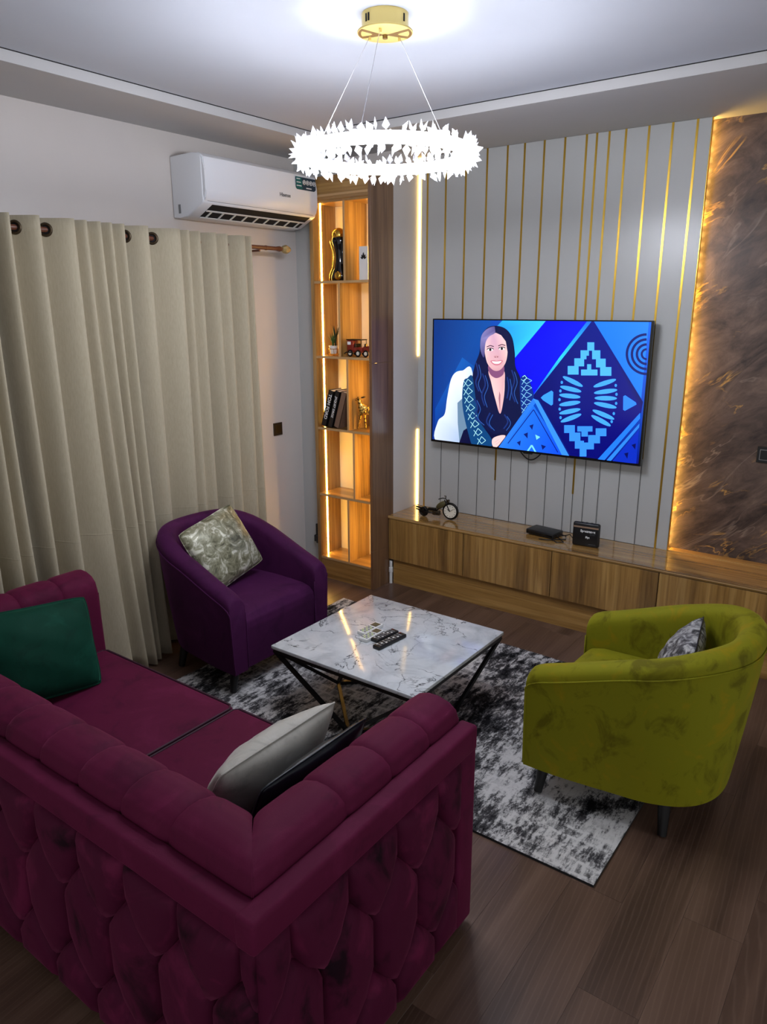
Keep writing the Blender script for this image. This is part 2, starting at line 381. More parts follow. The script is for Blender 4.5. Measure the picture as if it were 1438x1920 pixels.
# white panels with gold strips between, on the back wall
SX = [.776, .917, 1.065, 1.216, 1.355, 1.469, 1.596, 1.725, 1.855, 1.915, 1.987, 2.081, 2.207, 2.333, 2.459]
PX0, PX1 = .728, 2.530
ZT = .512
edges = [PX0]+SX+[PX1]
for i in range(len(edges)-1):
    a = edges[i]+(.0 if i == 0 else .0045); b = edges[i+1]-(.0 if i == len(edges)-2 else .0045)
    bm = bm_new(); add_box(bm, (a, 0, ZT+.001), (b, .016, SOF-.001), .0012, 1); obj('panel', bm, 'panel', wb)
box('panel_backing', (PX0+.03, .0165, ZT), (PX1-.05, .085, SOF), 'groove', wb)
for i, x in enumerate(SX):
    full = i in (0, len(SX)-1)
    zb = ZT+.001 if full else (.789 if i == 4 else .774 if i == 9 else 1.05)
    box('gold_strip', (x-.006, -.0022, zb), (x+.006, .0162, SOF-.001), 'gold', wb)
    if not full: box('groove_filler', (x-.0042, .001, ZT+.001), (x+.0042, .0162, zb), 'panel', wb); box('groove_line', (x-.0016, -.0004, ZT+.001), (x+.0016, .001, zb), 'groove', wb)
box('panel_edge_trim', (PX1, -.002, ZT), (PX1+.004, .018, SOF), 'gold', wb)
# dark marble sheet, lit from behind the panel edge
box('marble_sheet', (PX1-.06, .072, ZT+.001), (XR, .0849, SOF), 'marble_dark', wb)
n = 44
bm = bm_new()
for k in range(n):
    z = ZT+.03+(SOF-ZT-.06)*k/(n-1); add_box(bm, (PX1-.020, .030, z-.012), (PX1-.014, .046, z+.012))
obj('light_strip', bm, 'led_amber', wb)['label'] = 'warm light strip behind the panel edge'
for za, zb_ in ((ZT+.002, 1.08), (1.60, SOF-.002)):
    bm = bm_new(); w0, w1 = ((.0045, .0002) if za < 1 else (.0002, .0045)); zm = (zb_-.35) if za < 1 else za+.35; wm = .0045
    add_prism(bm, [(.7095, -.004, za), (.7095+w0, -.004, za), (.7095+wm, -.004, zm), (.7095+w1, -.004, zb_), (.7095, -.004, zb_)], (0, .015, 0))
    obj('light_strip', bm, 'led_yellow', wb)['label'] = 'warm light strip beside the shelf wall'
box('light_channel', (.7052, .012, ZT+.001), (PX0, .0849, SOF-.001), 'panel', wb)

# ------------------------------------------------------------------ television console
tc = thing('television_console', 'long teak low console under the television', 'console', (0, 0, 0))
CX0, CX1, CF = .7065, 4.3, -.353
box('carcass', (CX0, CF+.02, .19), (CX1, -.002, ZT-.022), 'wood_x', tc)
box('top', (CX0, CF-.004, ZT-.022), (CX1, -.001, ZT), 'wood_top', tc, .002, 1)
dx = [CX0, 1.319, 1.946, 2.592, 3.23, 3.86, CX1]
for a, b in zip(dx, dx[1:]):
    bm = bm_new(); w = b-a-.005
    add_box(bm, (-w/2, CF, .188), (w/2, CF+.019, ZT-.026), .0015, 1)
    o = obj('door', bm, 'wood_door', tc); o.location = ((a+b)/2, 0, 0)
box('rear_lip', (PX1+.006, -.001, ZT-.022), (CX1, .071, ZT+.004), 'wood_x', tc)
box('edge_line', (CX0, CF-.0055, ZT-.012), (CX1, CF-.0035, ZT-.006), 'edge', tc)
box('plinth', (.735, -.33, 0), (CX1, -.31, .19), 'wood_x', tc)
box('plinth_return', (.735, -.31, 0), (.755, -.02, .19), 'wood_y', tc)
pp = thing('waste_pipe', 'short white pipe between shelf unit and console', 'pipe', (.7195, -.34, 0))
bm = bm_new(); add_cyl(bm, (0, 0, 0), (0, 0, .17), .011); add_cyl(bm, (0, 0, .085), (0, 0, .12), .015); obj('pipe_body', bm, 'white', pp, True, 40)

# ------------------------------------------------------------------ lit shelf unit
su = thing('shelf_unit', 'tall narrow teak shelf unit with warm light strip', 'shelf', (0, 0, 0))
SF, SB, SL, SR = -.532, -.291, .196, .7045
box('side_panel', (SL, SF, 0), (SL+.03, SB, 2.74), 'wood_z', su)
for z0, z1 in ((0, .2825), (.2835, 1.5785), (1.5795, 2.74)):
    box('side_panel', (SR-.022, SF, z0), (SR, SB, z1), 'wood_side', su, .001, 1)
box('back_panel', (SL+.03, SB-.008, .165), (SR-.022, SB, 2.60), 'shelf_back', su)
box('kick_board', (SL+.03, SF+.004, 0), (SR-.022, SF+.022, .150), 'wood_x', su)
box('fascia', (SL+.03, SF+.002, 2.600), (SR-.022, SF+.02, 2.74), 'wood_x', su)
box('fascia_lip', (SL+.03, SF-.004, 2.618), (SR-.022, SF+.002, 2.632), 'edge', su)
box('top_board', (SL+.03, SF+.02, 2.585), (SR-.022, SB-.008, 2.600), 'wood_x', su)
ZS = [.165, .642, 1.122, 1.614, 2.102]
for z in ZS:
    s = box('shelf_board', (SL+.03, SF+.002, z-.016), (SR-.022, SB-.008, z), 'wood_x', su)
    box('edge_band', (SL+.03, SF, z-.016), (SR-.022, SF+.002, z-.001), 'edge', s)
for i, (xd, z0) in enumerate(zip((.478, .535, .489, .428, .478), ZS)):
    z1 = ZS[i+1]-.016 if i < 4 else 2.585
    s = box('divider', (xd, SF+.004, z0), (xd+.016, SB-.008, z1), 'wood_z', su)
    box('edge_band', (xd, SF+.002, z0), (xd+.016, SF+.004, z1), 'edge', s)
for i, z0 in enumerate(ZS):
    z1 = ZS[i+1]-.016 if i < 4 else 2.585
    box('light_strip', (SL+.0301, SF+.072, z0+.001), (SL+.033, SF+.082, z1-.001), 'led_warm', su)
    box('light_strip', (SR-.0251, SF+.072, z0+.001), (SR-.0221, SF+.082, z1-.001), 'led_warm', su)

# ------------------------------------------------------------------ television
tv = thing('television', 'large flat television on the panelled wall, showing a blue studio picture', 'television', (0, 0, 0))
TX0, TX1, TZ0, TZ1, TY = .889, 2.354, 1.024, 1.858, -.094
box('frame', (TX0, TY, TZ0), (TX1, TY+.03, TZ1), 'bezel', tv, .003)
box('rear_housing', (TX0+.18, TY+.03, TZ0+.08), (TX1-.18, TY+.062, TZ1-.22), 'black', tv, .01)
box('wall_bracket', (1.42, TY+.062, 1.25), (1.82, -.0005, 1.6), 'black_metal', tv)
bm = bm_new(); add_box(bm, (1.60, TY-.0015, TZ0-.007), (1.66, TY+.012, TZ0+.002)); obj('logo_tab', bm, 'black', tv)
bm = bm_new(); add_tube(bm, [(1.53+.19*t, TY+.055, TZ0+.02-.075*math.sin(PI*t)) for t in [i/14 for i in range(15)]], .004); obj('cable', bm, 'black', tv, True)
# the picture: flat coloured shapes laid over the lit screen plane
SXA, SXB, SZA, SZB = TX0+.012, TX1-.012, TZ0+.016, TZ1-.008
def scr(u, v):                      # picture coordinates (as seen in a 1438-wide crop) to the screen plane
    px, py = 780+u/2.9958, 560+v/2.9958
    d = fw+rt*((px-719)/FPX)+up*((960-py)/FPX); t = (TY-CAM.y)/d.y
    return CAM.x+d.x*t, CAM.z+d.z*t
LAY = [0]; SCR = {'v': [], 'f': [], 'c': []}
def clip(poly):
    def cut(p, inside, inter):
        out = []
        for i in range(len(p)):
            a, b = p[i-1], p[i]
            if inside(b):
                if not inside(a): out.append(inter(a, b))
                out.append(b)
            elif inside(a): out.append(inter(a, b))
        return out
    def lerp(a, b, t): return (a[0]+(b[0]-a[0])*t, a[1]+(b[1]-a[1])*t, tuple(x+(y-x)*t for x, y in zip(a[2], b[2])))
    for ax, lim, sg in ((0, SXA, 1), (0, SXB, -1), (1, SZA, 1), (1, SZB, -1)):
        if not poly: break
        poly = cut(poly, lambda p: (p[ax]-lim)*sg >= 0, lambda a, b: lerp(a, b, (lim-a[ax])/(b[ax]-a[ax])))
    return poly
def paintp(pts, col, world=False):
    n = len(pts); cols = col if isinstance(col[0], (tuple, list)) else [col]*n
    p = [(*(q if world else scr(*q)), lin(c)) for q, c in zip(pts, cols)]
    p = clip(p)
    if len(p) < 3: return
    LAY[0] += 1; y = TY-.0006-LAY[0]*.00002; b = len(SCR['v'])
    SCR['v'] += [(q[0], y, q[1]) for q in p]; SCR['f'].append(list(range(b, b+len(p)))); SCR['c'] += [q[2] for q in p]
def smoothp(pts, col, k=6):
    n = len(pts); cols = col if isinstance(col[0], (tuple, list)) else [col]*n; P2, C2 = [], []
    for i in range(n):
        p0, p1, p2, p3 = (Vector(pts[(i+j) % n]) for j in (-1, 0, 1, 2))
        for s in range(k):
            t_ = s/k; q = .5*((2*p1)+(p2-p0)*t_+(2*p0-5*p1+4*p2-p3)*t_*t_+(3*p1-p0-3*p2+p3)*t_**3)
            P2.append((q.x, q.y)); C2.append(tuple(a+(b-a)*t_ for a, b in zip(cols[i], cols[(i+1) % n])))
    paintp(P2, C2)
def curve(pts, w, col, k=6):
    out = []
    for i in range(len(pts)-1):
        p0, p1, p2, p3 = (Vector(pts[max(0, min(len(pts)-1, i+j))]) for j in (-1, 0, 1, 2))
        for s in range(k):
            t_ = s/k; q = .5*((2*p1)+(p2-p0)*t_+(2*p0-5*p1+4*p2-p3)*t_*t_+(3*p1-p0-3*p2+p3)*t_**3); out.append((q.x, q.y))
    out.append(pts[-1]); stroke(out, w, col)
def ell(cx, cy, rx, ry, col, rot=0, n=20):
    paintp([(cx+rx*math.cos(t)*math.cos(rot)-ry*math.sin(t)*math.sin(rot), cy+rx*math.cos(t)*math.sin(rot)+ry*math.sin(t)*math.cos(rot)) for t in [2*PI*i/n for i in range(n)]], col)
def stroke(pts, w, col):
    for a, b in zip(pts, pts[1:]):
        d = Vector((b[0]-a[0], b[1]-a[1])); 
        if d.length < 1e-6: continue
        nn = Vector((-d.y, d.x)).normalized()*w/2
        paintp([(a[0]+nn.x, a[1]+nn.y), (b[0]+nn.x, b[1]+nn.y), (b[0]-nn.x, b[1]-nn.y), (a[0]-nn.x, a[1]-nn.y)], col)
def ringp(cx, cy, r0, r1, col, a0=0, a1=2*PI, n=36):
    for i in range(n):
        t0, t1 = a0+(a1-a0)*i/n, a0+(a1-a0)*(i+1)/n
        paintp([(cx+r0*math.cos(t0), cy+r0*math.sin(t0)), (cx+r1*math.cos(t0), cy+r1*math.sin(t0)), (cx+r1*math.cos(t1), cy+r1*math.sin(t1)), (cx+r0*math.cos(t1), cy+r0*math.sin(t1))], col)
def rect(a, b, c, d, col): paintp([(a, b), (c, b), (c, d), (a, d)], col)
paintp([(SXA, SZA), (SXB, SZA), (SXB, SZB), (SXA, SZB)], [(4, 40, 120), (6, 14, 110), (10, 90, 220), (6, 48, 120)], True)
paintp([(107, 122), (420, 122), (380, 420), (107, 620)], [(6, 44, 112), (10, 70, 150), (8, 60, 140), (6, 50, 128)])
paintp([(107, 620), (260, 330), (380, 420), (300, 800), (107, 800)], [(8, 66, 152), (14, 84, 168), (8, 60, 140), (4, 30, 110), (4, 34, 120)])
paintp([(490, 118), (735, 118), (545, 345), (440, 330), (430, 180)], [(30, 160, 215), (50, 185, 235), (40, 175, 245), (20, 130, 210), (20, 120, 200)])
paintp([(735, 118), (985, 118), (660, 545), (545, 480), (545, 345)], [(4, 4, 250), (4, 20, 235), (4, 10, 220), (4, 4, 200), (4, 4, 250)])
paintp([(968, 118), (996, 118), (840, 330), (805, 330)], [(20, 90, 230), (20, 90, 230), (40, 190, 255), (40, 190, 255)])
paintp([(805, 330), (840, 330), (690, 530), (655, 545)], [(40, 190, 255), (40, 190, 255), (20, 90, 240), (20, 70, 230)])
paintp([(994, 118), (1275, 580), (1265, 640), (1025, 910), (870, 900), (655, 548)], [(5, 20, 120), (5, 5, 84), (5, 5, 110), (5, 8, 100), (5, 8, 100), (5, 10, 90)])
paintp([(994, 118), (1310, 118), (1265, 560)], [(24, 110, 235), (30, 120, 250), (20, 110, 245)])
for r0, r1 in ((22, 34), (48, 62), (76, 90), (104, 118)): ringp(1296, 312, r0, r1, (4, 22, 96), PI*.5, PI*1.5, 24)
CY = (70, 165, 250)
for q in ((963, 245, 1002, 292), (925, 290, 972, 320), (990, 290, 1036, 340), (925, 318, 958, 340), (890, 335, 945, 380), (1012, 337, 1066, 386), (853, 378, 914, 426), (1035, 384, 1098, 433), (962, 368, 985, 402), (928, 398, 1020, 431)): rect(*q, CY)
CY2 = (50, 130, 240)
for q in ((833, 710, 893, 754), (862, 752, 924, 800), (893, 798, 944, 842), (920, 840, 958, 886), (944, 808, 1000, 846), (968, 766, 1034, 812), (1010, 728, 1070, 772), (907, 716, 992, 746), (930, 744, 966, 774)): rect(*q, CY2)
for a, b, c, d in ((825, 437, 938, 493), (810, 493, 930, 522), (805, 540, 925, 553), (805, 597, 925, 580), (805, 645, 925, 620), (813, 692, 930, 648), (997, 495, 1125, 453), (1000, 530, 1132, 512), (1003, 558, 1130, 560), (1000, 585, 1128, 612), (992, 625, 1115, 677), (985, 655, 1095, 715)):
    L = math.hypot(c-a, d-b)/2; ell((a+c)/2, (b+d)/2, L, 13, (60, 150, 250), math.atan2(d-b, c-a), 16)
for x, y in ((820, 470), (812, 518), (807, 567), (808, 620), (813, 668), (1123, 487), (1127, 537), (1125, 588), (1112, 645), (1100, 690)): ell(x, y, 7, 9, (50, 140, 240), 0, 10)
paintp([(702, 556), (716, 542), (762, 516), (772, 524), (770, 594), (760, 600), (714, 570)], (50, 140, 245))
paintp([(1165, 548), (1176, 542), (1236, 582), (1240, 594), (1174, 630), (1164, 624)], (40, 120, 240))
# white armchair and the presenter
smoothp([(118, 800), (124, 690), (162, 648), (176, 560), (196, 460), (222, 416), (262, 404), (318, 412), (330, 806)], [(196, 206, 226), (200, 212, 232), (206, 216, 234), (210, 220, 236), (216, 224, 240), (220, 228, 240), (220, 228, 240), (190, 204, 226), (120, 150, 190)])
paintp([(234, 585), (262, 560), (300, 600), (300, 800), (246, 806), (236, 700)], (96, 124, 150))
HAIR = (8, 16, 58)
smoothp([(440, 152), (500, 166), (540, 215), (556, 300), (560, 380), (588, 450), (604, 560), (596, 660), (545, 745), (500, 768), (420, 772), (340, 722), (306, 600), (312, 480), (330, 380), (358, 300), (365, 220), (395, 170)], HAIR)
paintp([(244, 808), (268, 740), (330, 700), (440, 760), (520, 752), (600, 650), (640, 650), (560, 800), (480, 842), (330, 835)], (6, 10, 50))
smoothp([(268, 470), (290, 446), (318, 436), (336, 560), (356, 680), (424, 786), (420, 832), (330, 834), (296, 760), (262, 600)], (10, 60, 110))
smoothp([(588, 448), (624, 436), (652, 500), (664, 560), (640, 640), (600, 655), (586, 560)], (8, 40, 120))
for s in range(8):
    y0 = 462+s*46; x0 = 268+s*s*1.6; w = 50-s*.5
    stroke([(x0, y0), (x0+w*.5, y0+30), (x0+w, y0+12), (x0+w*.5, y0-10), (x0, y0+34)], 3.2, (150, 205, 215))
for s in range(5):
    y0 = 452+s*40; stroke([(592, y0), (622, y0+26), (652, y0+8), (622, y0-8), (596, y0+30)], 3, (120, 185, 225))
stroke([(600, 440), (612, 430), (624, 446), (602, 462)], 3.5, (150, 210, 235))
SK, SKD = (226, 186, 186), (196, 146, 156)
smoothp([(412, 400), (492, 400), (500, 470), (494, 560), (474, 646), (446, 560), (424, 470)], [SKD, SKD, SK, SK, SKD, SK, SK])
paintp([(470, 520), (476, 540), (474, 640), (466, 560)], (150, 100, 116))
smoothp([(412, 372), (490, 372), (492, 424), (452, 446), (416, 420)], (120, 72, 110))
smoothp([(386, 280), (392, 230), (420, 200), (446, 192), (486, 204), (508, 240), (516, 290), (508, 350), (484, 392), (456, 406), (428, 396), (400, 356)], [SK, (206, 170, 190), (190, 150, 180), (200, 160, 180), SK, SK, SK, SK, SKD, SKD, SKD, SK])
smoothp([(364, 286), (368, 214), (398, 172), (444, 156), (448, 190), (412, 214), (392, 250), (384, 330)], [(92, 92, 150), (120, 116, 170), (120, 112, 165), (70, 64, 120), (90, 80, 130), (130, 124, 176), (110, 104, 160), (60, 56, 110)])
paintp([(444, 156), (500, 166), (540, 215), (556, 320), (540, 360), (516, 300), (506, 240), (480, 205), (448, 190)], HAIR)
for ex, ey in ((419, 287), (484, 281)):
    ell(ex, ey, 16, 7, (236, 228, 232)); ell(ex, ey, 7, 7, (24, 14, 30)); stroke([(ex-19, ey-2), (ex-8, ey-9), (ex+8, ey-9), (ex+19, ey-4)], 4.5, (22, 12, 34)); stroke([(ex-20, ey-16), (ex, ey-24), (ex+20, ey-18)], 5, (70, 40, 66))
ell(453, 325, 15, 7, SKD); ell(447, 328, 4, 3, (130, 80, 96)); ell(460, 327, 4, 3, (130, 80, 96))
smoothp([(420, 350), (440, 346), (455, 349), (470, 346), (490, 348), (476, 368), (455, 375), (434, 368)], (190, 112, 130)); smoothp([(428, 352), (455, 353), (482, 351), (470, 363), (455, 366), (440, 363)], (240, 234, 238))
curve([(404, 330), (412, 360), (430, 384)], 3, (206, 160, 168)); curve([(505, 326), (498, 358), (482, 382)], 3, (206, 160, 168))
for pts in ([(340, 360), (352, 420), (338, 470), (356, 520)], [(376, 420), (392, 480), (372, 540), (388, 600)], [(540, 400), (556, 460), (540, 520), (560, 580)], [(516, 440), (524, 500), (514, 560)], [(330, 560), (350, 610), (336, 660), (372, 700)], [(420, 640), (400, 690), (430, 730)], [(500, 650), (520, 690), (496, 730)]):
    curve(pts, 8, (22, 42, 104)); curve([(x+15, y+10) for x, y in pts], 4, (40, 78, 150))
smoothp([(430, 800), (440, 780), (480, 766), (506, 770), (486, 800), (458, 832), (436, 828)], SK)
stroke([(446, 806), (470, 790)], 2, SKD); stroke([(452, 818), (476, 800)], 2, SKD)
# triangles along the bottom
paintp([(664, 600), (860, 895), (470, 842)], [(24, 100, 220), (10, 60, 220), (30, 110, 220)])
paintp([(662, 560), (678, 580), (490, 838), (466, 836)], (36, 110, 235)); paintp([(662, 560), (690, 570), (868, 890), (826, 884)], (50, 130, 245))
stroke([(664, 622), (520, 812)], 5, (6, 30, 120)); stroke([(664, 622), (800, 862)], 5, (6, 30, 120))
for a in ([(640, 712), (664, 704), (656, 736)], [(608, 760), (632, 750), (630, 784)], [(672, 764), (704, 776), (678, 794)], [(570, 806), (592, 796), (588, 826)], [(706, 818), (734, 828), (714, 848)]): paintp(a, (6, 24, 100))
paintp([(673, 762), (702, 776), (680, 792)], (110, 200, 250)); stroke([(630, 856), (654, 822), (676, 862)], 9, (110, 200, 250))
paintp([(1262, 640), (1262, 672), (1060, 908), (1020, 905)], (30, 110, 235)); paintp([(1258, 700), (1256, 722), (1096, 912), (1072, 908)], (40, 120, 240))
paintp([(1255, 735), (1240, 925), (1105, 912)], (8, 40, 170)); paintp([(1172, 868), (1196, 862), (1190, 898)], (4, 12, 80)); paintp([(1214, 820), (1238, 812), (1234, 846)], (4, 12, 80))
me = bpy.data.meshes.new('screen'); me.from_pydata(SCR['v'], [], SCR['f'])
ca = me.color_attributes.new('Col', 'FLOAT_COLOR', 'POINT')
for i, c in enumerate(SCR['c']): ca.data[i].color = (*c, 1)
t = NT('screen_picture'); at = t.n('ShaderNodeVertexColor'); at.layer_name = 'Col'
t.base((4, 4, 6)); t.l(at.outputs[0], t.b.inputs['Emission Color']); t.b.inputs['Emission Strength'].default_value = SCREEN; t.set(Roughness=.15)
me.materials.append(t.m); so = bpy.data.objects.new('screen', me); COL.objects.link(so); so.parent = tv
so['label'] = 'lit screen with a seated presenter and blue geometric shapes'

# ------------------------------------------------------------------ air conditioner
ac = thing('air_conditioner', 'white split air conditioner high on the wall above the curtain rod', 'air conditioner', (0, 0, 0))
AY0, AY1 = -1.478, -.540
prof = [(.001, 2.430), (.001, 2.757), (.19, 2.757), (.232, 2.752), (.258, 2.735), (.262, 2.72), (.262, 2.505), (.255, 2.494), (.13, 2.432), (.06, 2.428)]
bm = bm_new(); add_prism(bm, [(x, AY0, z) for x, z in prof], (0, AY1-AY0, 0))
bmesh.ops.bevel(bm, geom=[e for e in bm.edges if abs(e.verts[0].co.y-e.verts[1].co.y) < 1e-5], offset=.008, segments=3, profile=.5, affect='EDGES')
obj('body', bm, 'ac', ac, True, 35)
pf = [(.263, 2.506), (.276, 2.520), (.282, 2.56), (.281, 2.66), (.272, 2.73), (.254, 2.748), (.225, 2.756), (.255, 2.73)]
bm = bm_new(); add_prism(bm, [(x, AY0+.004, z) for x, z in pf], (0, AY1-AY0-.008, 0))
bmesh.ops.bevel(bm, geom=[e for e in bm.edges if abs(e.verts[0].co.y-e.verts[1].co.y) < 1e-5], offset=.006, segments=2, affect='EDGES')
fp = obj('front_panel', bm, 'ac', ac, True, 35)
box('panel_gap', (.2600, AY0+.03, 2.5055), (.2645, AY1-.03, 2.5085), 'grey', ac)
# air outlet: dark slot in the slanted underside with white dividers
def slant(u, off):      # u along the underside from front to rear
    a, b = Vector((.253, 0, 2.4930)), Vector((.132, 0, 2.4330)); d = b-a; nn = Vector((-d.z, 0, d.x)).normalized()
    if nn.z > 0: nn = -nn
    p = a+d*u+nn*off; return p.x, p.z
def slab(name, y0, y1, u0, u1, o0, o1, mat):
    bm = bm_new(); q = [slant(u0, o0), slant(u1, o0), slant(u1, o1), slant(u0, o1)]
    add_prism(bm, [(x, y0, z) for x, z in q], (0, y1-y0, 0)); return obj(name, bm, mat, ac)
slab('outlet', AY0+.075, AY1-.045, .02, .95, -.002, .0015, 'dark_gap')
slab('vane', AY0+.075, AY1-.045, .42, .49, .0015, .006, 'white'); slab('vane', AY0+.075, AY1-.045, .93, .99, .0015, .006, 'white')
for k in range(9): y = AY0+.11+k*.092; slab('divider', y, y+.012, .49, .93, .0015, .005, 'white')
box('side_latch', (.05, AY0-.0015, 2.452), (.07, AY0+.002, 2.50), 'grey', ac, .001, 1)
def ondoor(y, z, out): return (.2825+out-(max(0, z-.66-2)*.11 if z > 2.66 else 0), y, z)
bm = bm_new(); add_prism(bm, [(.2815, -.745, 2.718), (.2815, -.560, 2.718), (.283, -.560, 2.655), (.283, -.575, 2.645), (.283, -.735, 2.645), (.283, -.745, 2.655)], (.0015, 0, 0))
st = obj('sticker', bm, 'navy', ac)
bm = bm_new(); add_prism(bm, [(.2831, -.743, 2.716), (.2831, -.69, 2.716), (.2843, -.684, 2.648), (.2843, -.735, 2.648), (.2843, -.743, 2.656)], (.0006, 0, 0)); obj('sticker_band', bm, 'teal', st)
for k in range(4):
    bm = bm_new(); add_torus(bm, (.2845, -.668+k*.031, 2.690), .0125, .0016, (1, 0, 0), 16, 5); add_box(bm, (.2838, -.672+k*.031, 2.684), (.2846, -.664+k*.031, 2.697)); obj('sticker_icon', bm, 'text_white', st)
box('sticker_bar', (.2838, -.65, 2.655), (.2848, -.60, 2.661), 'text_white', st)
for k, z in enumerate((2.704, 2.684, 2.664)): box('sticker_line', (.2838, -.738, z), (.2849, -.705+.006*k, z+.005), 'text_white', st)
text('logo', 'Hisense', .030, 'text_grey', ac, (.2822, -.842, 2.598), (0, 1, 0), (0, 0, 1), .0006, .0006)

# ------------------------------------------------------------------ chandelier
CHX, CHY, RZ, RR = 1.91, -2.03, 2.476, .305
ch = thing('chandelier', 'round crystal-leaf ring chandelier hanging on thin wires', 'chandelier', (CHX, CHY, CEI))
bm = bm_new(); add_lathe(bm, [(.083, -.001), (.083, -.052), (.080, -.054)], 40); cp = obj('canopy', bm, 'brass', ch, True, 40)
bm = bm_new(); add_lathe(bm, [(.098, -.054), (.099, -.056), (.098, -.060), (.012, -.064)], 40); obj('canopy_plate', bm, 'brass', ch, True, 40)
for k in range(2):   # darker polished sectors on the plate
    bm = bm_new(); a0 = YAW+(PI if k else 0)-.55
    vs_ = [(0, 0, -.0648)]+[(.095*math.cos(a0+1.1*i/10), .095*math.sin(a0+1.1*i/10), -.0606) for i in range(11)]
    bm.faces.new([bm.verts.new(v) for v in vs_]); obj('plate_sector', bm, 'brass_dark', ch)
bm = bm_new(); add_cyl(bm, (0, 0, -.06), (0, 0, -.076), .009); obj('centre_nut', bm, 'brass_dark', ch, True, 40)
for a in (-.9, -.75, .9, 2.2, 2.35, 3.9):
    bm = bm_new(); aa = YAW-PI/2+a
    add_box(bm, (-.003, -.002, -.012), (.003, .002, .012)); o = obj('vent_slot', bm, 'dark_gap', cp); o.location = (.083*math.cos(aa), .083*math.sin(aa), -.026); o.rotation_euler = (0, 0, aa+PI/2)
rz = RZ-CEI
for a in (YAW+.55, YAW+2.15+.55, YAW-2.15+.3):
    bm = bm_new(); add_tube(bm, [(.06*math.cos(a), .06*math.sin(a), -.06), (RR*math.cos(a), RR*math.sin(a), rz+.02)], .0012, 6); w = obj('wire', bm, 'wire', ch)
    bm = bm_new(); add_cyl(bm, (.06*math.cos(a), .06*math.sin(a), -.058), (.06*math.cos(a), .06*math.sin(a), -.074), .005); obj('wire_gland', bm, 'brass', w, True, 40)
bm = bm_new()
prof = [(-.012, -.018), (.012, -.018), (.012, .018), (-.012, .018)]
N = 72; R4 = [[bm.verts.new(((RR+p[0])*math.cos(2*PI*i/N), (RR+p[0])*math.sin(2*PI*i/N), rz+p[1])) for p in prof] for i in range(N)]
for i in range(N):
    for k in range(4): bm.faces.new((R4[i][k], R4[i][(k+1) % 4], R4[(i+1) % N][(k+1) % 4], R4[(i+1) % N][k]))
for f_ in bm.faces:
    if all(abs(v.co.z-(rz+.018)) < 1e-4 for v in f_.verts): f_.material_index = 1
obj('ring', bm, ['led_white', 'white'], ch)['label'] = 'glowing white light ring'
bm = bm_new()   # one leaf-shaped crystal, pointing along +x
A = [bm.verts.new((.015, .0135*math.cos(2*PI*k/6), .006*math.sin(2*PI*k/6))) for k in range(6)]
p0 = bm.verts.new((0, 0, 0)); p1 = bm.verts.new((.040, 0, 0))
for k in range(6): bm.faces.new((p0, A[(k+1) % 6], A[k])); bm.faces.new((p1, A[k], A[(k+1) % 6]))
c0 = obj('crystal_leaf', bm, 'crystal', ch)
NC = 288
for i in range(NC):
    o = c0 if i == 0 else c0.copy()
    if i: COL.objects.link(o); o.parent = ch
    a = 2*PI*i/NC*7+random.uniform(-.03, .03)       # seven interleaved turns
    ph = 2*PI*(i % 7)/7+random.uniform(-.4, .4)     # angle round the tube
    rad, vz = math.cos(ph), math.sin(ph)
    o.location = ((RR+.014*rad)*math.cos(a), (RR+.014*rad)*math.sin(a), rz+.021*vz)
    d = Vector((rad*math.cos(a)-math.sin(a)*random.uniform(-.6, .6), rad*math.sin(a)+math.cos(a)*random.uniform(-.6, .6), vz*1.1))
    o.rotation_mode = 'QUATERNION'; o.rotation_quaternion = d.to_track_quat('X', 'Z') @ Euler((random.uniform(0, PI), 0, 0)).to_quaternion()

# ------------------------------------------------------------------ curtains on their rod
RODX, RODZ = .185, 2.292
rod = thing('curtain_rod', 'red-brown curtain rod with crackled glass finial', 'curtain rod', (RODX, -1.9, RODZ))
def L(p): return (p[0]-RODX, p[1]+1.9, p[2]-RODZ)
bm = bm_new(); add_cyl(bm, L((RODX, -3.6, RODZ)), L((RODX, -.80, RODZ)), .0125, n=20); obj('rod', bm, 'rod', rod, True, 40)
bm = bm_new()
for y, r in ((-.93, .0145), (-.81, .0165), (-.825, .0145), (-.795, .0105)): add_cyl(bm, L((RODX, y-.006, RODZ)), L((RODX, y+.006, RODZ)), r, n=20)
obj('rod_collar', bm, 'rod', rod, True, 40)
bm = bm_new(); pr = [(.004, -.045), (.016, -.040), (.026, -.022), (.028, -.006), (.022, .014), (.012, .030), (.002, .040)]
add_lathe(bm, pr, 9); bmesh.ops.rotate(bm, verts=bm.verts, matrix=Matrix.Rotation(-PI/2, 3, 'X')); bmesh.ops.translate(bm, verts=bm.verts, vec=L((RODX, -.745, RODZ)))
obj('finial', bm, plain('crackle_glass', (176, 158, 112), .12, .3), rod)
for y in (-.985, -3.595):
    bm = bm_new(); add_box(bm, L((.0005, y-.012, RODZ-.045)), L((.012, y+.012, RODZ+.03)), .003); add_cyl(bm, L((.01, y, RODZ-.02)), L((RODX, y, RODZ-.018)), .007); obj('bracket', bm, 'rod', rod, True, 40)
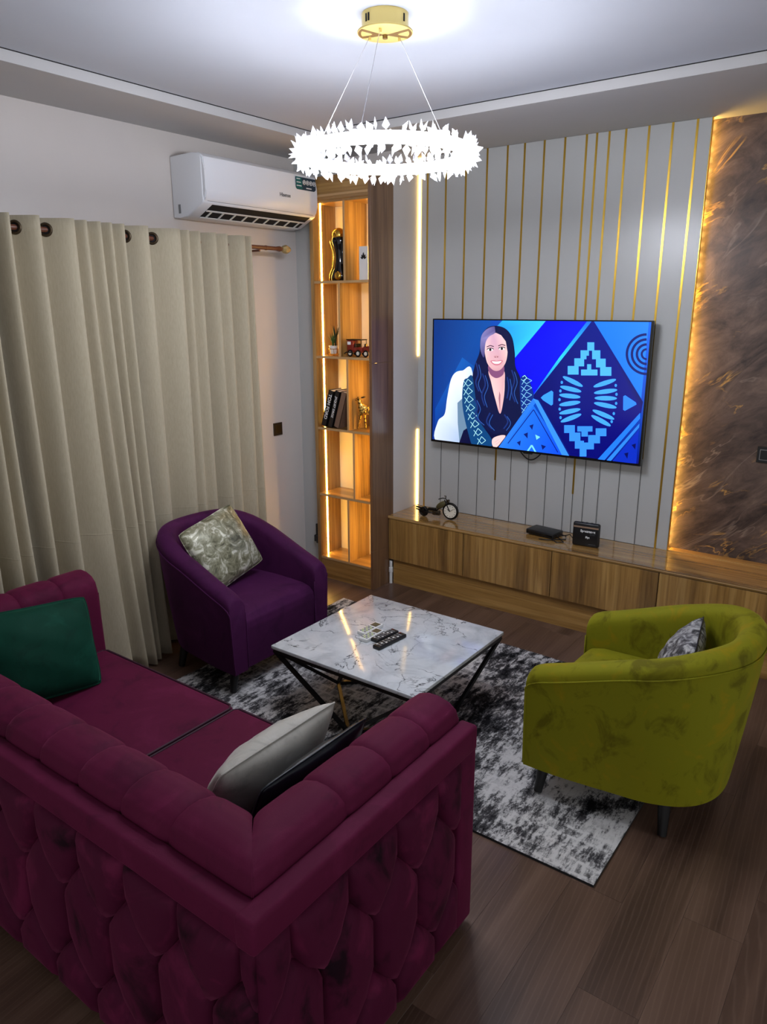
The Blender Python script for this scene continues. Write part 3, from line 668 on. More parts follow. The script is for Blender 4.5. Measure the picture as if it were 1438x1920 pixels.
def curtain(ridges, valley0, label, eyelets, zb, flare=.095, spread=1.75):
    y0 = ridges[0]
    cu = thing('curtain', label, 'curtain', (RODX, y0, 0), 0, 'eyelet curtains on the rod')
    # plan line: valley -> ridge (long face turned to the room) -> short fall back to the next valley
    pts = [(valley0, -.030)]
    for i, r in enumerate(ridges):
        gap = (r-pts[-1][0]); amp = min(.095, .070+gap*.15); pts.append((r, amp))
        if i < len(ridges)-1:
            nx_ = ridges[i+1]; wide = nx_-r > .1; pts.append((r+min(.03, (nx_-r)*.38), -.030 if wide else .022))
    pts.append((ridges[-1]+.012, .03))
    plan = []
    for i, (a, b) in enumerate(zip(pts, pts[1:])):
        k = 9
        for s in range(k):
            t = s/k; e = t*t*(3-2*t); plan.append((a[0]+(b[0]-a[0])*t, a[1]+(b[1]-a[1])*e))
    plan.append(pts[-1]); n = len(plan)
    yc = -1.7
    def smooth(seq, w):
        out = []
        for i in range(len(seq)):
            lo, hi = max(0, i-w), min(len(seq), i+w+1); out.append(sum(x for _, x in seq[lo:hi])/(hi-lo))
        return out
    low = smooth(plan, 3)
    bm = bm_new(); nz = 34; ztop = RODZ+.052
    grid = []
    for j in range(nz):
        t = j/(nz-1); z = ztop+(zb-ztop)*t; row = []
        for i, (y, x) in enumerate(plan):
            wob = .022*math.sin(y*23+1.3)*t+.018*math.sin(y*9+t*2.2)*t
            xx = x*(1-t)+((low[i]-.02)*spread+wob)*t + .02*t + flare*t*t
            yy = y+(y-yc)*.035*t+.016*math.sin(y*17+2*t)*t
            row.append(bm.verts.new((xx, yy-y0, z)))
        grid.append(row)
    for j in range(nz-1):
        for i in range(n-1): bm.faces.new((grid[j][i], grid[j][i+1], grid[j+1][i+1], grid[j+1][i]))
    c = obj('cloth', bm, 'curtain', cu, True)
    sm = c.modifiers.new('thickness', 'SOLIDIFY'); sm.thickness = .003; sm.offset = 0
    for y in eyelets:
        # local slope of the plan line gives the direction the ring faces
        i = min((q for q in range(1, n-1) if plan[q+1][1] > plan[q][1]), key=lambda q: abs(plan[q][0]-y)+abs(plan[q][1])*3); d = Vector((plan[i+1][1]-plan[i-1][1], plan[i+1][0]-plan[i-1][0], 0)).normalized()
        nn = Vector((d.y, -d.x, 0)); nn = nn if nn.x > 0 else -nn
        bm = bm_new(); p = Vector((plan[i][1], plan[i][0]-y0, RODZ))+nn*.003
        add_torus(bm, p, .0255, .0072, nn, 28, 8); obj('eyelet', bm, 'bronze', cu, True)
        bm = bm_new(); a = nn.orthogonal().normalized(); b = nn.cross(a)
        bm.faces.new([bm.verts.new(p+(a*math.cos(2*PI*k/20)+b*math.sin(2*PI*k/20))*.020+nn*.0006) for k in range(20)])
        obj('eyelet_hole', bm, 'dark_gap', cu)
    return cu
curtain([-2.592, -2.456, -2.287, -2.213, -2.137, -2.074, -2.002], -2.655, 'beige eyelet curtain panel behind the wine sofa', [-2.545, -2.350], .015)
curtain([-1.867, -1.671, -1.595, -1.516, -1.408, -1.316, -1.187, -1.127], -1.985, 'beige eyelet curtain panel nearest the glass finial', [-1.945, -1.800], .015, -.012, 1.15)
curtain([-3.5, -3.36, -3.24, -3.10, -2.98, -2.86, -2.76, -2.70], -3.58, 'beige eyelet curtain panel at the far left edge', [-3.42], .015)

# ------------------------------------------------------------------ wall fittings
def wallplate(name, label, cat, c, ax, w, h, mats, th=.009):
    t = thing(name, label, cat, c)
    if ax == 'x': A = lambda u, v, o: (o, u, v)
    else: A = lambda u, v, o: (u, -o, v)
    def b(nm, u0, v0, u1, v1, o0, o1, m, bev=.0015):
        p, q = A(u0, v0, o0), A(u1, v1, o1)
        return box(nm, tuple(map(min, p, q)), tuple(map(max, p, q)), m, t, bev, 1)
    b('plate', -w/2, -h/2, w/2, h/2, .0004, th, mats[0]); return t, b
t, b = wallplate('light_switch', 'square dark brass light switch on the side wall', 'switch', (0, -.708, 1.109), 'x', .084, .088, ['bronze'])
b('rocker', -.026, -.030, .026, .030, .009, .013, plain('dark_brass', (92, 76, 44), .3, .8))
t, b = wallplate('wall_socket', 'black wall socket on the dark marble', 'socket', (2.985, .072, 1.14), 'y', .092, .090, ['black'])
b('socket_insert', -.032, -.030, .032, .030, .009, .011, 'grey')
b('socket_rocker', -.028, -.026, .028, .026, .011, .013, 'black')
t, b = wallplate('wall_socket', 'black socket with plug low beside the shelf unit', 'socket', (.155, -.455, .30), 'y', .075, .15, ['black'], .012)
b('plug', -.024, -.05, .024, .0, .012, .05, 'black', .004)

# ------------------------------------------------------------------ tub armchairs
def armchair(label, loc, rotz, vel, W=.74, D=.75, HB=.79, HA=.555, SEAT=.425):
    ch_ = thing('armchair', label, 'armchair', loc, rotz, 'velvet tub armchairs')
    # local frame: front is +x, origin under the middle of the seat
    XF, XB = D/2, -D/2; TH = .105
    RC = W/2               # round back: half superellipse
    straight = D-RC*.98
    def plan(t, inset):    # t 0..1 from front of -y arm round the back to front of +y arm
        w = W/2-inset; back = XB+inset
        Ls = straight; La = PI*RC*.5*1.05; tot = 2*Ls+2*La; s = t*tot
        if s < Ls: return Vector((XF-s, -w, 0)), s/Ls*0
        if s > tot-Ls: return Vector((XF-(tot-s), w, 0)), 0
        a = (s-Ls)/(2*La)*PI; e = .86
        cx = math.copysign(abs(math.sin(a))**e, math.sin(a)); cy = math.copysign(abs(math.cos(a))**e, math.cos(a))
        x0 = XF-Ls; return Vector((x0-(x0-back)*cx, -w*cy, 0)), 0
    def top(t):
        u = 1-abs(2*t-1); q = max(0, 1-u/.075); return HA+(HB-HA)*math.sin(PI/2*min(1, u/.82))**1.25-.028*(1-math.sqrt(max(0, 1-q*q)))
    ZB = .135
    sec = 22
    def f(t, v):
        # cross-section outer bottom -> outer top -> round -> inner bottom
        zt = top(t); k = v*(sec-1)
        taper = .016+.05*smoothstep(.05, .6, 1-abs(2*t-1))
        def P_(inset, z):
            tp = taper*(1-(z-ZB)/(zt-ZB))**1.25 if z < zt else 0
            p, _ = plan(t, max(inset+ (tp if inset < TH*.5 else 0), 0)); 
            return Vector((p.x, p.y, z))
        if v < .42:
            s = v/.42; return P_(0, ZB+(zt-.052-ZB)*s)
        if v < .70:
            a = (v-.42)/.28*PI; r = TH/2; return P_(r-r*math.cos(a), zt-.052+.052*math.sin(a)**.8)
        s = (v-.70)/.30; lean = .035*s*smoothstep(.1, .5, 1-abs(2*t-1))
        return P_(TH+lean, zt-.052+(ZB-(zt-.052))*s)
    bm = bm_new(); g = add_grid(bm, lambda a, v: f(.35*a+.65*(.5-.5*math.cos(PI*a)), v), 81, sec+20)
    for end in (g[0], g[-1]):
        bm.faces.new(end)
    sh = obj('shell', bm, vel, ch_, True, 55)
    # piping just below the rolled top, outside, and down the front of both arms
    pts = []
    for i in range(61):
        t_ = .35*i/60+.65*(.5-.5*math.cos(PI*i/60)); zt = top(t_); p, _ = plan(t_, -.0005); pts.append((p.x, p.y, zt-.058))
    fr = lambda s: [(XF+.001, s*(W/2-.016*(1-(z-ZB)/(HA-ZB))**1.25), z) for z in [ZB+.01+(HA-.11-ZB)*i/8 for i in range(9)]]
    bm = bm_new(); add_tube(bm, fr(-1)+pts+fr(1)[::-1], .0038, 6); obj('piping', bm, vel, ch_, True)
    # front roll seam piping on the inner edge
    for s in (-1, 1):
        bm = bm_new(); add_tube(bm, [(XF+.0005, s*(W/2-TH-.004), z) for z in (ZB+.01, .25, .38, HA-.10)], .0032, 6); obj('piping', bm, vel, ch_, True)
    # seat with the front falling straight down
    wi = W/2-TH-.006
    def seat(u, v):
        y = -wi+2*wi*u; cr = .014*math.sin(PI*u)**.6
        pr = [(XB+TH+.02, SEAT-.005), (-.1, SEAT+.012), (.1, SEAT+.015), (XF-.09, SEAT+.010), (XF-.035, SEAT-.004), (XF-.008, SEAT-.03), (XF-.001, SEAT-.07), (XF-.004, .30), (XF-.010, .20), (XF-.016, ZB)]
        k = v*(len(pr)-1); i = min(int(k), len(pr)-2); t_ = k-i
        x = pr[i][0]+(pr[i+1][0]-pr[i][0])*t_; z = pr[i][1]+(pr[i+1][1]-pr[i][1])*t_
        rb = (RC-.02)
        if x < 0: # follow the round back
            lim = XB+TH+.03+ (1-math.sqrt(max(0, 1-(y/(wi+.03))**2)))*.26; x = max(x, lim)
        return Vector((x, y, z+(cr if v < .5 else 0)))
    bm = bm_new(); add_grid(bm, seat, 22, 40); sc_ = obj('seat', bm, vel, ch_, True)
    box('underside', (XB+.24, -W/2+.13, ZB-.002), (XF-.03, W/2-.13, ZB+.06), 'black', ch_)
    for sx, sy in ((1, -1), (1, 1), (-1, -1), (-1, 1)):
        x = XF-.07 if sx > 0 else XB+.235; y = sy*(W/2-(.080 if sx > 0 else .125)); zf = .0152 if sx > 0 else .0045
        bm = bm_new(); add_cyl(bm, (x, y, ZB+.02), (x+sx*.012, y+sy*.034, zf), .027, .017, 18); obj('leg', bm, 'black_leg', ch_, True, 40)
    return ch_
armchair('purple velvet tub armchair in front of the curtains', (.675, -1.795, 0), math.radians(0), 'purple')
armchair('lime green velvet tub armchair beside the rug corner', (2.942, -1.615, 0), math.radians(180), 'lime', .74, .77, .785, .575)

# ------------------------------------------------------------------ sofa
sofa = thing('sofa', 'wine velvet two-seat sofa with channelled rolls and petal-tufted outside', 'sofa', (0, 0, 0))
OX0, OX1, OY0, OY1 = .555, 2.715, -3.60, -2.675     # outer footprint
TOPB = .728                                         # top of the flat border
RT = .215                                           # thickness of back and arms at the roll
# plain upholstered core under the rolls
box('back_core', (OX0+.02, OY0+.02, .03), (OX1-.02, OY0+.22, TOPB-.03), 'wine', sofa)
box('arm_core', (OX1-.22, OY0+.2, .03), (OX1-.02, OY1-.004, TOPB-.03), 'wine', sofa)
box('arm_core', (OX0+.02, OY0+.2, .03), (OX0+.22, OY1-.004, TOPB-.03), 'wine', sofa)
box('seat_base', (OX0+.22, OY0+.2, .05), (OX1-.22, OY1-.03, .295), 'wine', sofa, .01)
for x in (OX0+.06, OX1-.06):
    for y in (OY0+.06, OY1-.06):
        bm = bm_new(); add_cyl(bm, (x, y, 0), (x, y, .032), .022, .026, 14); obj('foot', bm, 'black_leg', sofa, True, 40)
# flat border band round the outside top edge, and front posts
def border(name, a, b, bev=.012): box(name, a, b, 'wine', sofa, bev, 3)
border('border_band', (OX0-.004, OY0-.004, TOPB-.082), (OX1+.004, OY0+.055, TOPB))
border('border_band', (OX1-.055, OY0-.0062, TOPB-.0835), (OX1+.0062, OY1+.004, TOPB+.0012))
border('border_band', (OX0-.0062, OY0-.0062, TOPB-.0835), (OX0+.055, OY1+.004, TOPB+.0012))
border('front_post', (OX1-.10, OY1-.09, .028), (OX1+.003, OY1+.005, TOPB-.04))
border('front_post', (OX0-.003, OY1-.09, .028), (OX0+.10, OY1+.005, TOPB-.04))
# rolled channels: profile in (u = inward from the outside face, z)
CP = [(.050, .700), (.050, .738), (.060, .766), (.085, .784), (.120, .793), (.158, .792), (.192, .780), (.218, .756), (.232, .715), (.236, .640), (.240, .540), (.244, .42)]
def channel(name, s0, s1, m0, m1, place, endcap=0, ns=11):
    def f(a, v):
        k = v*(len(CP)-1)*.99999; i = int(k); t_ = k-i; u = CP[i][0]+(CP[i+1][0]-CP[i][0])*t_; z = CP[i][1]+(CP[i+1][1]-CP[i][1])*t_
        lo = s0+m0*u; hi = s1+m1*u; s = lo+(hi-lo)*a
        e0 = abs(2*a-1)
        if m0 and a < .5: e0 *= .92
        if m1 and a > .5: e0 *= .92
        bul = .010*(e0**7)
        if endcap and a > .86: bul += .05*((a-.86)/.14)**2*(.6 if v < .1 else 1)
        # sink towards the middle of the roll at the seams
        cu_, cz_ = .135, .66; du, dz = u-cu_, max(z, .66)-cz_; ln = math.hypot(du, dz) or 1
        return Vector(place(s, u-du/ln*bul, z-dz/ln*bul))
    bm = bm_new(); g = add_grid(bm, f, ns*2+1, 34)
    if endcap: bm.faces.new(g[-1])
    return obj(name, bm, 'wine', sofa, True, 60)
P_back = lambda s, u, z: (s, OY0+u, z)
P_armr = lambda s, u, z: (OX1-u, s, z)
P_arml = lambda s, u, z: (OX0+u, s, z)
xs = [OX1, 2.375, 2.188, 2.001, 1.814, 1.627, 1.44, 1.253, 1.066, .875, OX0]
for i in range(len(xs)-1):
    b_, a_ = xs[i], xs[i+1]
    channel('roll_channel', a_, b_, 1 if i == len(xs)-2 else 0, -1 if i == 0 else 0, P_back)
ys = [OY0, -3.22, -3.03, -2.845, OY1+.006]
for P_ in (P_armr, P_arml):
    for i in range(4): channel('roll_channel', ys[i], ys[i+1], 1 if i == 0 else 0, 0, P_, 1 if i == 3 else 0)
# petal-shaped padded panels covering the outside faces
def clip2(poly, x0, x1, y0, y1):
    for ax, lim, sg in ((0, x0, 1), (0, x1, -1), (1, y0, 1), (1, y1, -1)):
        out = []
        for i in range(len(poly)):
            a, b = poly[i-1], poly[i]; ia, ib = (a[ax]-lim)*sg >= -1e-9, (b[ax]-lim)*sg >= -1e-9
            if ia != ib:
                t_ = (lim-a[ax])/(b[ax]-a[ax]); out.append((a[0]+(b[0]-a[0])*t_, a[1]+(b[1]-a[1])*t_))
            if ib: out.append(b)
        poly = out
        if len(poly) < 3: return []
    return poly
def petals(x0, x1, z0, z1, place, w=.20, h=.42):
    pitch = h*.72; row = 0; zc = z1-.02
    while zc > z0-h/2:
        k = -1
        while x0+(k-.5)*w < x1+w:
            cx = x0+(k+(.5 if row % 2 else 0))*w
            out = []
            hexp = [(0, -.5), (.30, -.36), (.5, -.14), (.5, .22), (.24, .40), (0, .5), (-.24, .40), (-.5, .22), (-.5, -.14), (-.30, -.36)]
            poly = clip2([(cx+a*w, zc+b*h) for a, b in hexp], x0, x1, z0, z1)
            k += 1
            if len(poly) < 3: continue
            ar = abs(sum(poly[i-1][0]*poly[i][1]-poly[i][0]*poly[i-1][1] for i in range(len(poly))))/2
            if ar < .0012: continue
            ring = []
            for i in range(len(poly)):
                a, b = poly[i], poly[(i+1) % len(poly)]
                m_ = max(1, int(math.hypot(b[0]-a[0], b[1]-a[1])/.03))
                ring += [(a[0]+(b[0]-a[0])*s/m_, a[1]+(b[1]-a[1])*s/m_) for s in range(m_)]
            bw = max(p[0] for p in ring)-min(p[0] for p in ring); bh = max(p[1] for p in ring)-min(p[1] for p in ring)
            if bw < .035 or bh < .045: continue
            gx = sum(p[0] for p in ring)/len(ring)+random.uniform(-.10, .10)*bw; gz = sum(p[1] for p in ring)/len(ring)+random.uniform(-.08, .12)*bh
            bl = .042*min(1, math.sqrt(ar/.05)+.25)
            bm = bm_new(); rings = []
            for sc, hh in ((1, -.004), (.985, .006), (.93, .50*bl), (.80, .78*bl), (.58, .95*bl), (.3, 1.0*bl)):
                rings.append([bm.verts.new(place(gx+(p[0]-gx)*sc, gz+(p[1]-gz)*sc, hh)) for p in ring])
            n_ = len(ring)
            for A_, B_ in zip(rings, rings[1:]):
                for i in range(n_): bm.faces.new((A_[i], A_[(i+1) % n_], B_[(i+1) % n_], B_[i]))
            bm.faces.new(rings[-1])
            obj('petal', bm, 'wine_nap', sofa, True)
        zc -= pitch; row += 1
for x_, y_ in ((OX1-.03, OY0+.03), (OX0+.03, OY0+.03)):
    bm = bm_new(); add_cyl(bm, (x_, y_, .03), (x_, y_, TOPB-.04), .026, n=20); obj('corner_post', bm, 'wine', sofa, True, 40)
petals(OX0+.01, OX1-.01, .035, TOPB-.078, lambda s, z, o: (s, OY0+.019-o, z))
petals(OY0+.012, OY1-.088, .035, TOPB-.078, lambda s, z, o: (OX1-.019+o, s, z))
petals(OY0+.012, OY1-.088, .035, TOPB-.078, lambda s, z, o: (OX0+.019-o, s, z))
# two seat cushions with piping
for a, b in ((OX0+.235, 1.655), (1.660, OX1-.235)):
    bm = bm_new(); add_box(bm, (a, OY0+.235, .297), (b, OY1-.012, .432), .022, 4)
    sc_ = obj('seat_cushion', bm, 'wine', sofa, True, 50)
    bm = bm_new(); r = .02; X0, X1, Y0, Y1 = a+.006, b-.006, OY0+.24, OY1-.016
    add_tube(bm, [(X0+r, Y0, .428), (X1-r, Y0, .428), (X1, Y0+r, .428), (X1, Y1-r, .428), (X1-r, Y1, .428), (X0+r, Y1, .428), (X0, Y1-r, .428), (X0, Y0+r, .428)], .005, 6, True)
    obj('piping', bm, plain('dark_wine_piping', (52, 10, 34), .7) if 'pip' not in M else M['pip'], sc_, True)

# ------------------------------------------------------------------ cushions
def cushion(name, label, size, th, mat, loc, rot, seam=None, sag=.0):
    c = thing(name, label, 'cushion', loc); c.rotation_mode = 'XYZ'; c.rotation_euler = rot
    w, h = size
    def side(sg):
        def f(u, v):
            a, b = 2*u-1, 2*v-1
            e = (1-a*a)*(1-b*b); t_ = th/2*max(0, e)**.56
            rc = 1-.07*(a*b)**4; pin = rc*(1-.05*(1-abs(a)**2)*abs(b)**3); pin2 = rc*(1-.05*(1-abs(b)**2)*abs(a)**3)
            wr = .004*math.sin(a*9+b*4)*math.sin(b*7-a*3)*(e**.3 if e > 0 else 0)
            return Vector((a*w/2*pin2, b*h/2*pin, sg*(t_+wr)+sag*(1-a*a)*0))
        return f
    bm = bm_new()
    add_grid(bm, side(1), 25, 25); add_grid(bm, side(-1), 25, 25)
    bmesh.ops.remove_doubles(bm, verts=bm.verts, dist=.0012)
    obj('cover', bm, mat, c, True)
    bm = bm_new(); q = []
    N_ = 24
    def edge(a, b):
        rc = 1-.07*(a*b)**4; pin = rc*(1-.05*(1-abs(a)**2)*abs(b)**3); pin2 = rc*(1-.05*(1-abs(b)**2)*abs(a)**3)
        return (a*w/2*pin2, b*h/2*pin, 0)
    for i in range(N_): q.append(edge(-1+2*i/N_, -1))
    for i in range(N_): q.append(edge(1, -1+2*i/N_))
    for i in range(N_): q.append(edge(1-2*i/N_, 1))
    for i in range(N_): q.append(edge(-1, 1-2*i/N_))
    add_tube(bm, q, .003, 6, True); obj('seam', bm, seam or mat, c, True)
    return c
def orient(xdir, ydir):
    X = Vector(xdir).normalized(); Y = Vector(ydir); Y = (Y-X*Y.dot(X)).normalized(); Z = X.cross(Y)
    return Matrix(((X.x, Y.x, Z.x), (X.y, Y.y, Z.y), (X.z, Y.z, Z.z))).to_euler()
cushion('cushion', 'emerald green velvet cushion leaning at the left end of the sofa', (.46, .385), .18, 'emerald', (.985, -3.085, .626), orient((.10, 1, -.10), (-.40, 0, 1)))
cushion('cushion', 'silver grey velvet cushion on the sofa', (.47, .37), .17, 'silver', (2.222, -3.075, .602), orient((.06, 1, .05), (.60, -.05, 1)))
cushion('cushion', 'black satin cushion tucked behind the silver cushion', (.44, .36), .09, 'satin', (2.388, -3.09, .604), orient((.04, 1, .02), (.42, 0, 1)))
cushion('cushion', 'crushed olive-silver cushion on the purple armchair', (.42, .39), .16, 'crushed', (.642, -1.83, .655), orient((-.05, 1, .22), (-.50, -.22, 1)))
cushion('cushion', 'grey fur-print cushion inside the green armchair', (.38, .29), .14, 'grey_print', (3.025, -1.575, .588), orient((.16, -1, 0), (.50, .0, 1)), 'black')

# ------------------------------------------------------------------ coffee table
TZ = .372
tb = thing('coffee_table', 'square white marble coffee table on a black angular frame', 'coffee table', (1.715, -1.735, 0))
HX, HY = .418, .398
bm = bm_new(); add_box(bm, (-HX, -HY, TZ-.018), (HX, HY, TZ), .004, 2)
obj('table_top', bm, 'marble_white', tb, True, 40)
def bar(a, b, r=.0085):
    bm = bm_new(); a, b = Vector(a), Vector(b); d = (b-a).normalized(); s = d.cross(Vector((0, 0, 1))); s = s.normalized() if s.length > .01 else Vector((1, 0, 0)); t_ = s.cross(d)
    A = [bm.verts.new(a+s*i*r+t_*j*r) for i, j in ((-1, -1), (1, -1), (1, 1), (-1, 1))]; B = [bm.verts.new(b+s*i*r+t_*j*r) for i, j in ((-1, -1), (1, -1), (1, 1), (-1, 1))]
    bm.faces.new(A); bm.faces.new(B)
    for i in range(4): bm.faces.new((A[i], A[(i+1) % 4], B[(i+1) % 4], B[i]))
    return bm
cx_, cy_ = HX-.012, HY-.012; zt = TZ-.027
cor = [(-cx_, -cy_, zt), (cx_, -cy_, zt), (cx_, cy_, zt), (-cx_, cy_, zt)]
ft = [(0, -.33, .021), (.335, 0, .021), (0, .33, .021), (-.335, 0, .021)]
for i in range(4):
    obj('top_rail', bar(cor[i], cor[(i+1) % 4]), 'black_metal', tb)
    obj('base_rail', bar(ft[i], ft[(i+1) % 4]), 'black_metal', tb)
    obj('leg', bar(cor[i], ft[i]), 'black_metal', tb); obj('leg', bar(cor[(i+1) % 4], ft[i]), 'black_metal', tb)

# ------------------------------------------------------------------ rug
rg = thing('rug', 'black and white distressed area rug under the coffee table', 'rug', (0, 0, 0))
RX0, RX1, RY0, RY1 = .64, 2.99, -2.297, -.79
def rugf(u, v):
    x = RX0+(RX1-RX0)*u; y = RY0+(RY1-RY0)*v
    return Vector((x, y+.012*math.sin(x*4.1)*v, .0105))
bm = bm_new(); g = add_grid(bm, rugf, 40, 26); obj('pile', bm, 'rug', rg, True)
bm = bm_new()
nu, nv = 40, 26
loop = [(i, 0) for i in range(nu)]+[(nu-1, j) for j in range(1, nv)]+[(i, nv-1) for i in range(nu-2, -1, -1)]+[(0, j) for j in range(nv-2, 0, -1)]
T_ = [rugf(i/(nu-1), j/(nv-1)) for i, j in loop]; A = [bm.verts.new(p) for p in T_]; B = [bm.verts.new((p.x, p.y, .0008)) for p in T_]
for i in range(len(A)): bm.faces.new((A[i], A[(i+1) % len(A)], B[(i+1) % len(A)], B[i]))
obj('binding', bm, 'rug_edge', rg)

# ------------------------------------------------------------------ remotes on the table
def remote(label, c, ang, w, l, th, mat, kind):
    r = thing('remote_control', label, 'remote control', (c[0], c[1], TZ+.0004), ang, 'remote controls on the table')
    box('case', (-w/2, -l/2, 0), (w/2, l/2, th), mat, r, .004)
    if kind == 'ac':
        box('display', (-w*.36, l*.14, th), (w*.36, l*.42, th+.0012), 'lcd', r)
        for i in range(3):
            for j in range(5): box('button', (-w*.36+i*w*.26, -l*.42+j*l*.105, th), (-w*.36+i*w*.26+w*.19, -l*.42+j*l*.105+l*.06, th+.0018), 'button_green' if (i+j) % 2 else 'grey', r)
    else:
        for i in range(3):
            for j in range(8): box('button', (-w*.34+i*w*.25, -l*.42+j*l*.105, th), (-w*.34+i*w*.25+w*.17, -l*.42+j*l*.105+l*.055, th+.0018), 'grey' if (i*3+j) % 4 else 'text_white', r)
        box('power_button', (-w*.3, l*.42, th), (-w*.12, l*.46, th+.0018), 'red_car', r)
remote('white air-conditioner remote farthest back on the marble table', (1.585, -1.72, 0), -.05, .052, .145, .018, 'white', 'ac')
remote('white remote lying beside the black remotes', (1.635, -1.775, 0), -.02, .050, .140, .018, 'white', 'ac')
remote('short black remote between white and long black remotes', (1.690, -1.740, 0), -.12, .046, .155, .017, 'black', 'tv')
remote('long black remote nearest the table front', (1.745, -1.775, 0), -.10, .044, .20, .018, 'black', 'tv')

# ------------------------------------------------------------------ things on the console
mc = thing('motorcycle_clock', 'metal motorcycle figurine with a clock as front wheel', 'clock', (1.02, -.21, ZT+.0005), .12)
bm = bm_new(); add_torus(bm, (.105, 0, .062), .052, .009, (0, 1, 0), 32, 8); fwheel = obj('front_wheel', bm, 'iron', mc, True)
bm = bm_new(); add_cyl(bm, (.105, -.010, .062), (.105, .010, .062), .046, n=32); obj('clock_face', bm, 'clock_face', fwheel, True, 40)
bm = bm_new()
for k in range(12):
    a = 2*PI*k/12; add_box(bm, (.105+.038*math.cos(a)-.0022, -.0115, .062+.038*math.sin(a)-.0022), (.105+.038*math.cos(a)+.0022, -.0100, .062+.038*math.sin(a)+.0022))
obj('hour_marks', bm, 'iron', fwheel)
for a, l in ((.62, .032), (2.55, .024)): obj('clock_hand', bar((.105, -.0115, .062), (.105+l*math.cos(a), -.0115, .062+l*math.sin(a)), .0013), 'iron', fwheel)
bm = bm_new(); add_torus(bm, (-.10, 0, .036), .0255, .0105, (0, 1, 0), 24, 8); add_cyl(bm, (-.10, -.013, .036), (-.10, .013, .036), .014)
for k in range(6): a = PI*k/3; add_cyl(bm, (-.10, 0, .034), (-.10+.025*math.cos(a), 0, .034+.025*math.sin(a)), .002, n=6)
obj('rear_wheel', bm, 'iron', mc, True, 40)
bm = bm_new(); add_tube(bm, [(-.16, 0, .062), (-.12, 0, .058), (-.06, 0, .052), (.0, 0, .055), (.05, 0, .10), (.075, 0, .125)], .006); add_tube(bm, [(-.10, .010, .034), (-.03, .012, .04), (.02, .012, .05)], .004); add_tube(bm, [(-.155, -.012, .05), (-.06, -.014, .034), (.02, -.012, .038)], .005); obj('frame', bm, 'iron', mc, True)
for s in (-1, 1):
    bm = bm_new(); add_tube(bm, [(.105, s*.014, .062), (.085, s*.014, .10), (.062, s*.012, .142)], .0035); obj('fork', bm, 'iron', mc, True)
bm = bm_new(); add_tube(bm, [(.035, -.05, .15), (.055, -.03, .156), (.066, 0, .148), (.055, .03, .156), (.035, .05, .15)], .0035); obj('handlebar', bm, 'iron', mc, True)
bm = bm_new(); bmesh.ops.create_uvsphere(bm, u_segments=16, v_segments=10, radius=1, matrix=Matrix.Translation((.035, 0, .098)) @ Matrix.Rotation(-.6, 4, 'Y') @ Matrix.Diagonal((.048, .017, .021, 1))); obj('fuel_tank', bm, plain('olive_tank', (96, 90, 60), .4, .5), mc, True)
bm = bm_new(); add_box(bm, (-.065, -.012, .056), (-.005, .012, .070), .005); obj('saddle', bm, 'iron', mc, True, 40)
bm = bm_new(); add_box(bm, (-.03, -.014, .022), (.025, .014, .052), .004); add_cyl(bm, (-.01, -.02, .035), (-.01, .02, .035), .012); obj('engine', bm, 'bronze', mc, True, 40)
bm = bm_new(); add_cyl(bm, (.078, 0, .132), (.092, 0, .130), .010, .013); obj('headlamp', bm, 'bronze', mc, True, 40)
sb = thing('set_top_box', 'flat black box lying on the console', 'box', (1.795, -.135, ZT+.0005), -.12)
box('case', (-.10, -.062, .004), (.10, .062, .036), 'black', sb, .006)
box('front_strip', (-.095, -.0628, .012), (.095, -.0615, .022), 'gloss_black', sb)
for x in (-.08, .08):
    for y in (-.045, .045): bm = bm_new(); add_cyl(bm, (x, y, 0), (x, y, .005), .008, n=12); obj('foot', bm, 'black', sb)
bm = bm_new(); add_tube(bm, [(.10, .02, .02), (.14, .03, .012), (.16, -.01, .0045), (.12, -.05, .0045), (.09, -.09, .0045), (.03, -.115, .0045)], .0032); obj('cable', bm, 'black', sb, True)
bm = bm_new(); add_tube(bm, [(.10, -.02, .02), (.13, -.035, .01), (.18, -.07, .0045), (.15, -.10, .0045), (.10, -.075, .0045)], .0028); obj('cable', bm, 'black', sb, True)
ro = thing('router', 'square black upright router with white lettering on the console', 'router', (2.10, -.205, ZT+.0005), .10)
bm = bm_new(); add_box(bm, (-.082, -.016, .0), (.082, .016, .150), .012, 4); obj('case', bm, 'black', ro, True, 40)
box('copper_band', (-.076, -.0172, .118), (.076, -.0158, .128), 'copper_band', ro)
text('lettering', 'Spectranet', .021, 'text_white', ro, (.012, -.0166, .098), (1, 0, 0), (0, 0, 1), .0005, .0006)
text('lettering', '4G LTE', .010, 'text_grey', ro, (.040, -.0166, .080), (1, 0, 0), (0, 0, 1), .0004)
text('lettering', 'Flyt', .017, 'text_white', ro, (.012, -.0166, .060), (1, 0, 0), (0, 0, 1), .0005, .0006)
box('print_line', (.02, -.0168, .017), (.062, -.0160, .0195), 'text_grey', ro)
for x in (-.03, .0, .03): box('port', (x-.006, -.006, .1495), (x+.006, .006, .1515), 'gloss_black', ro)
bm = bm_new(); add_tube(bm, [(-.08, .012, .03), (-.11, .03, .05), (-.14, .06, .03), (-.19, .05, .02)], .003); obj('cable', bm, 'black', ro, True)

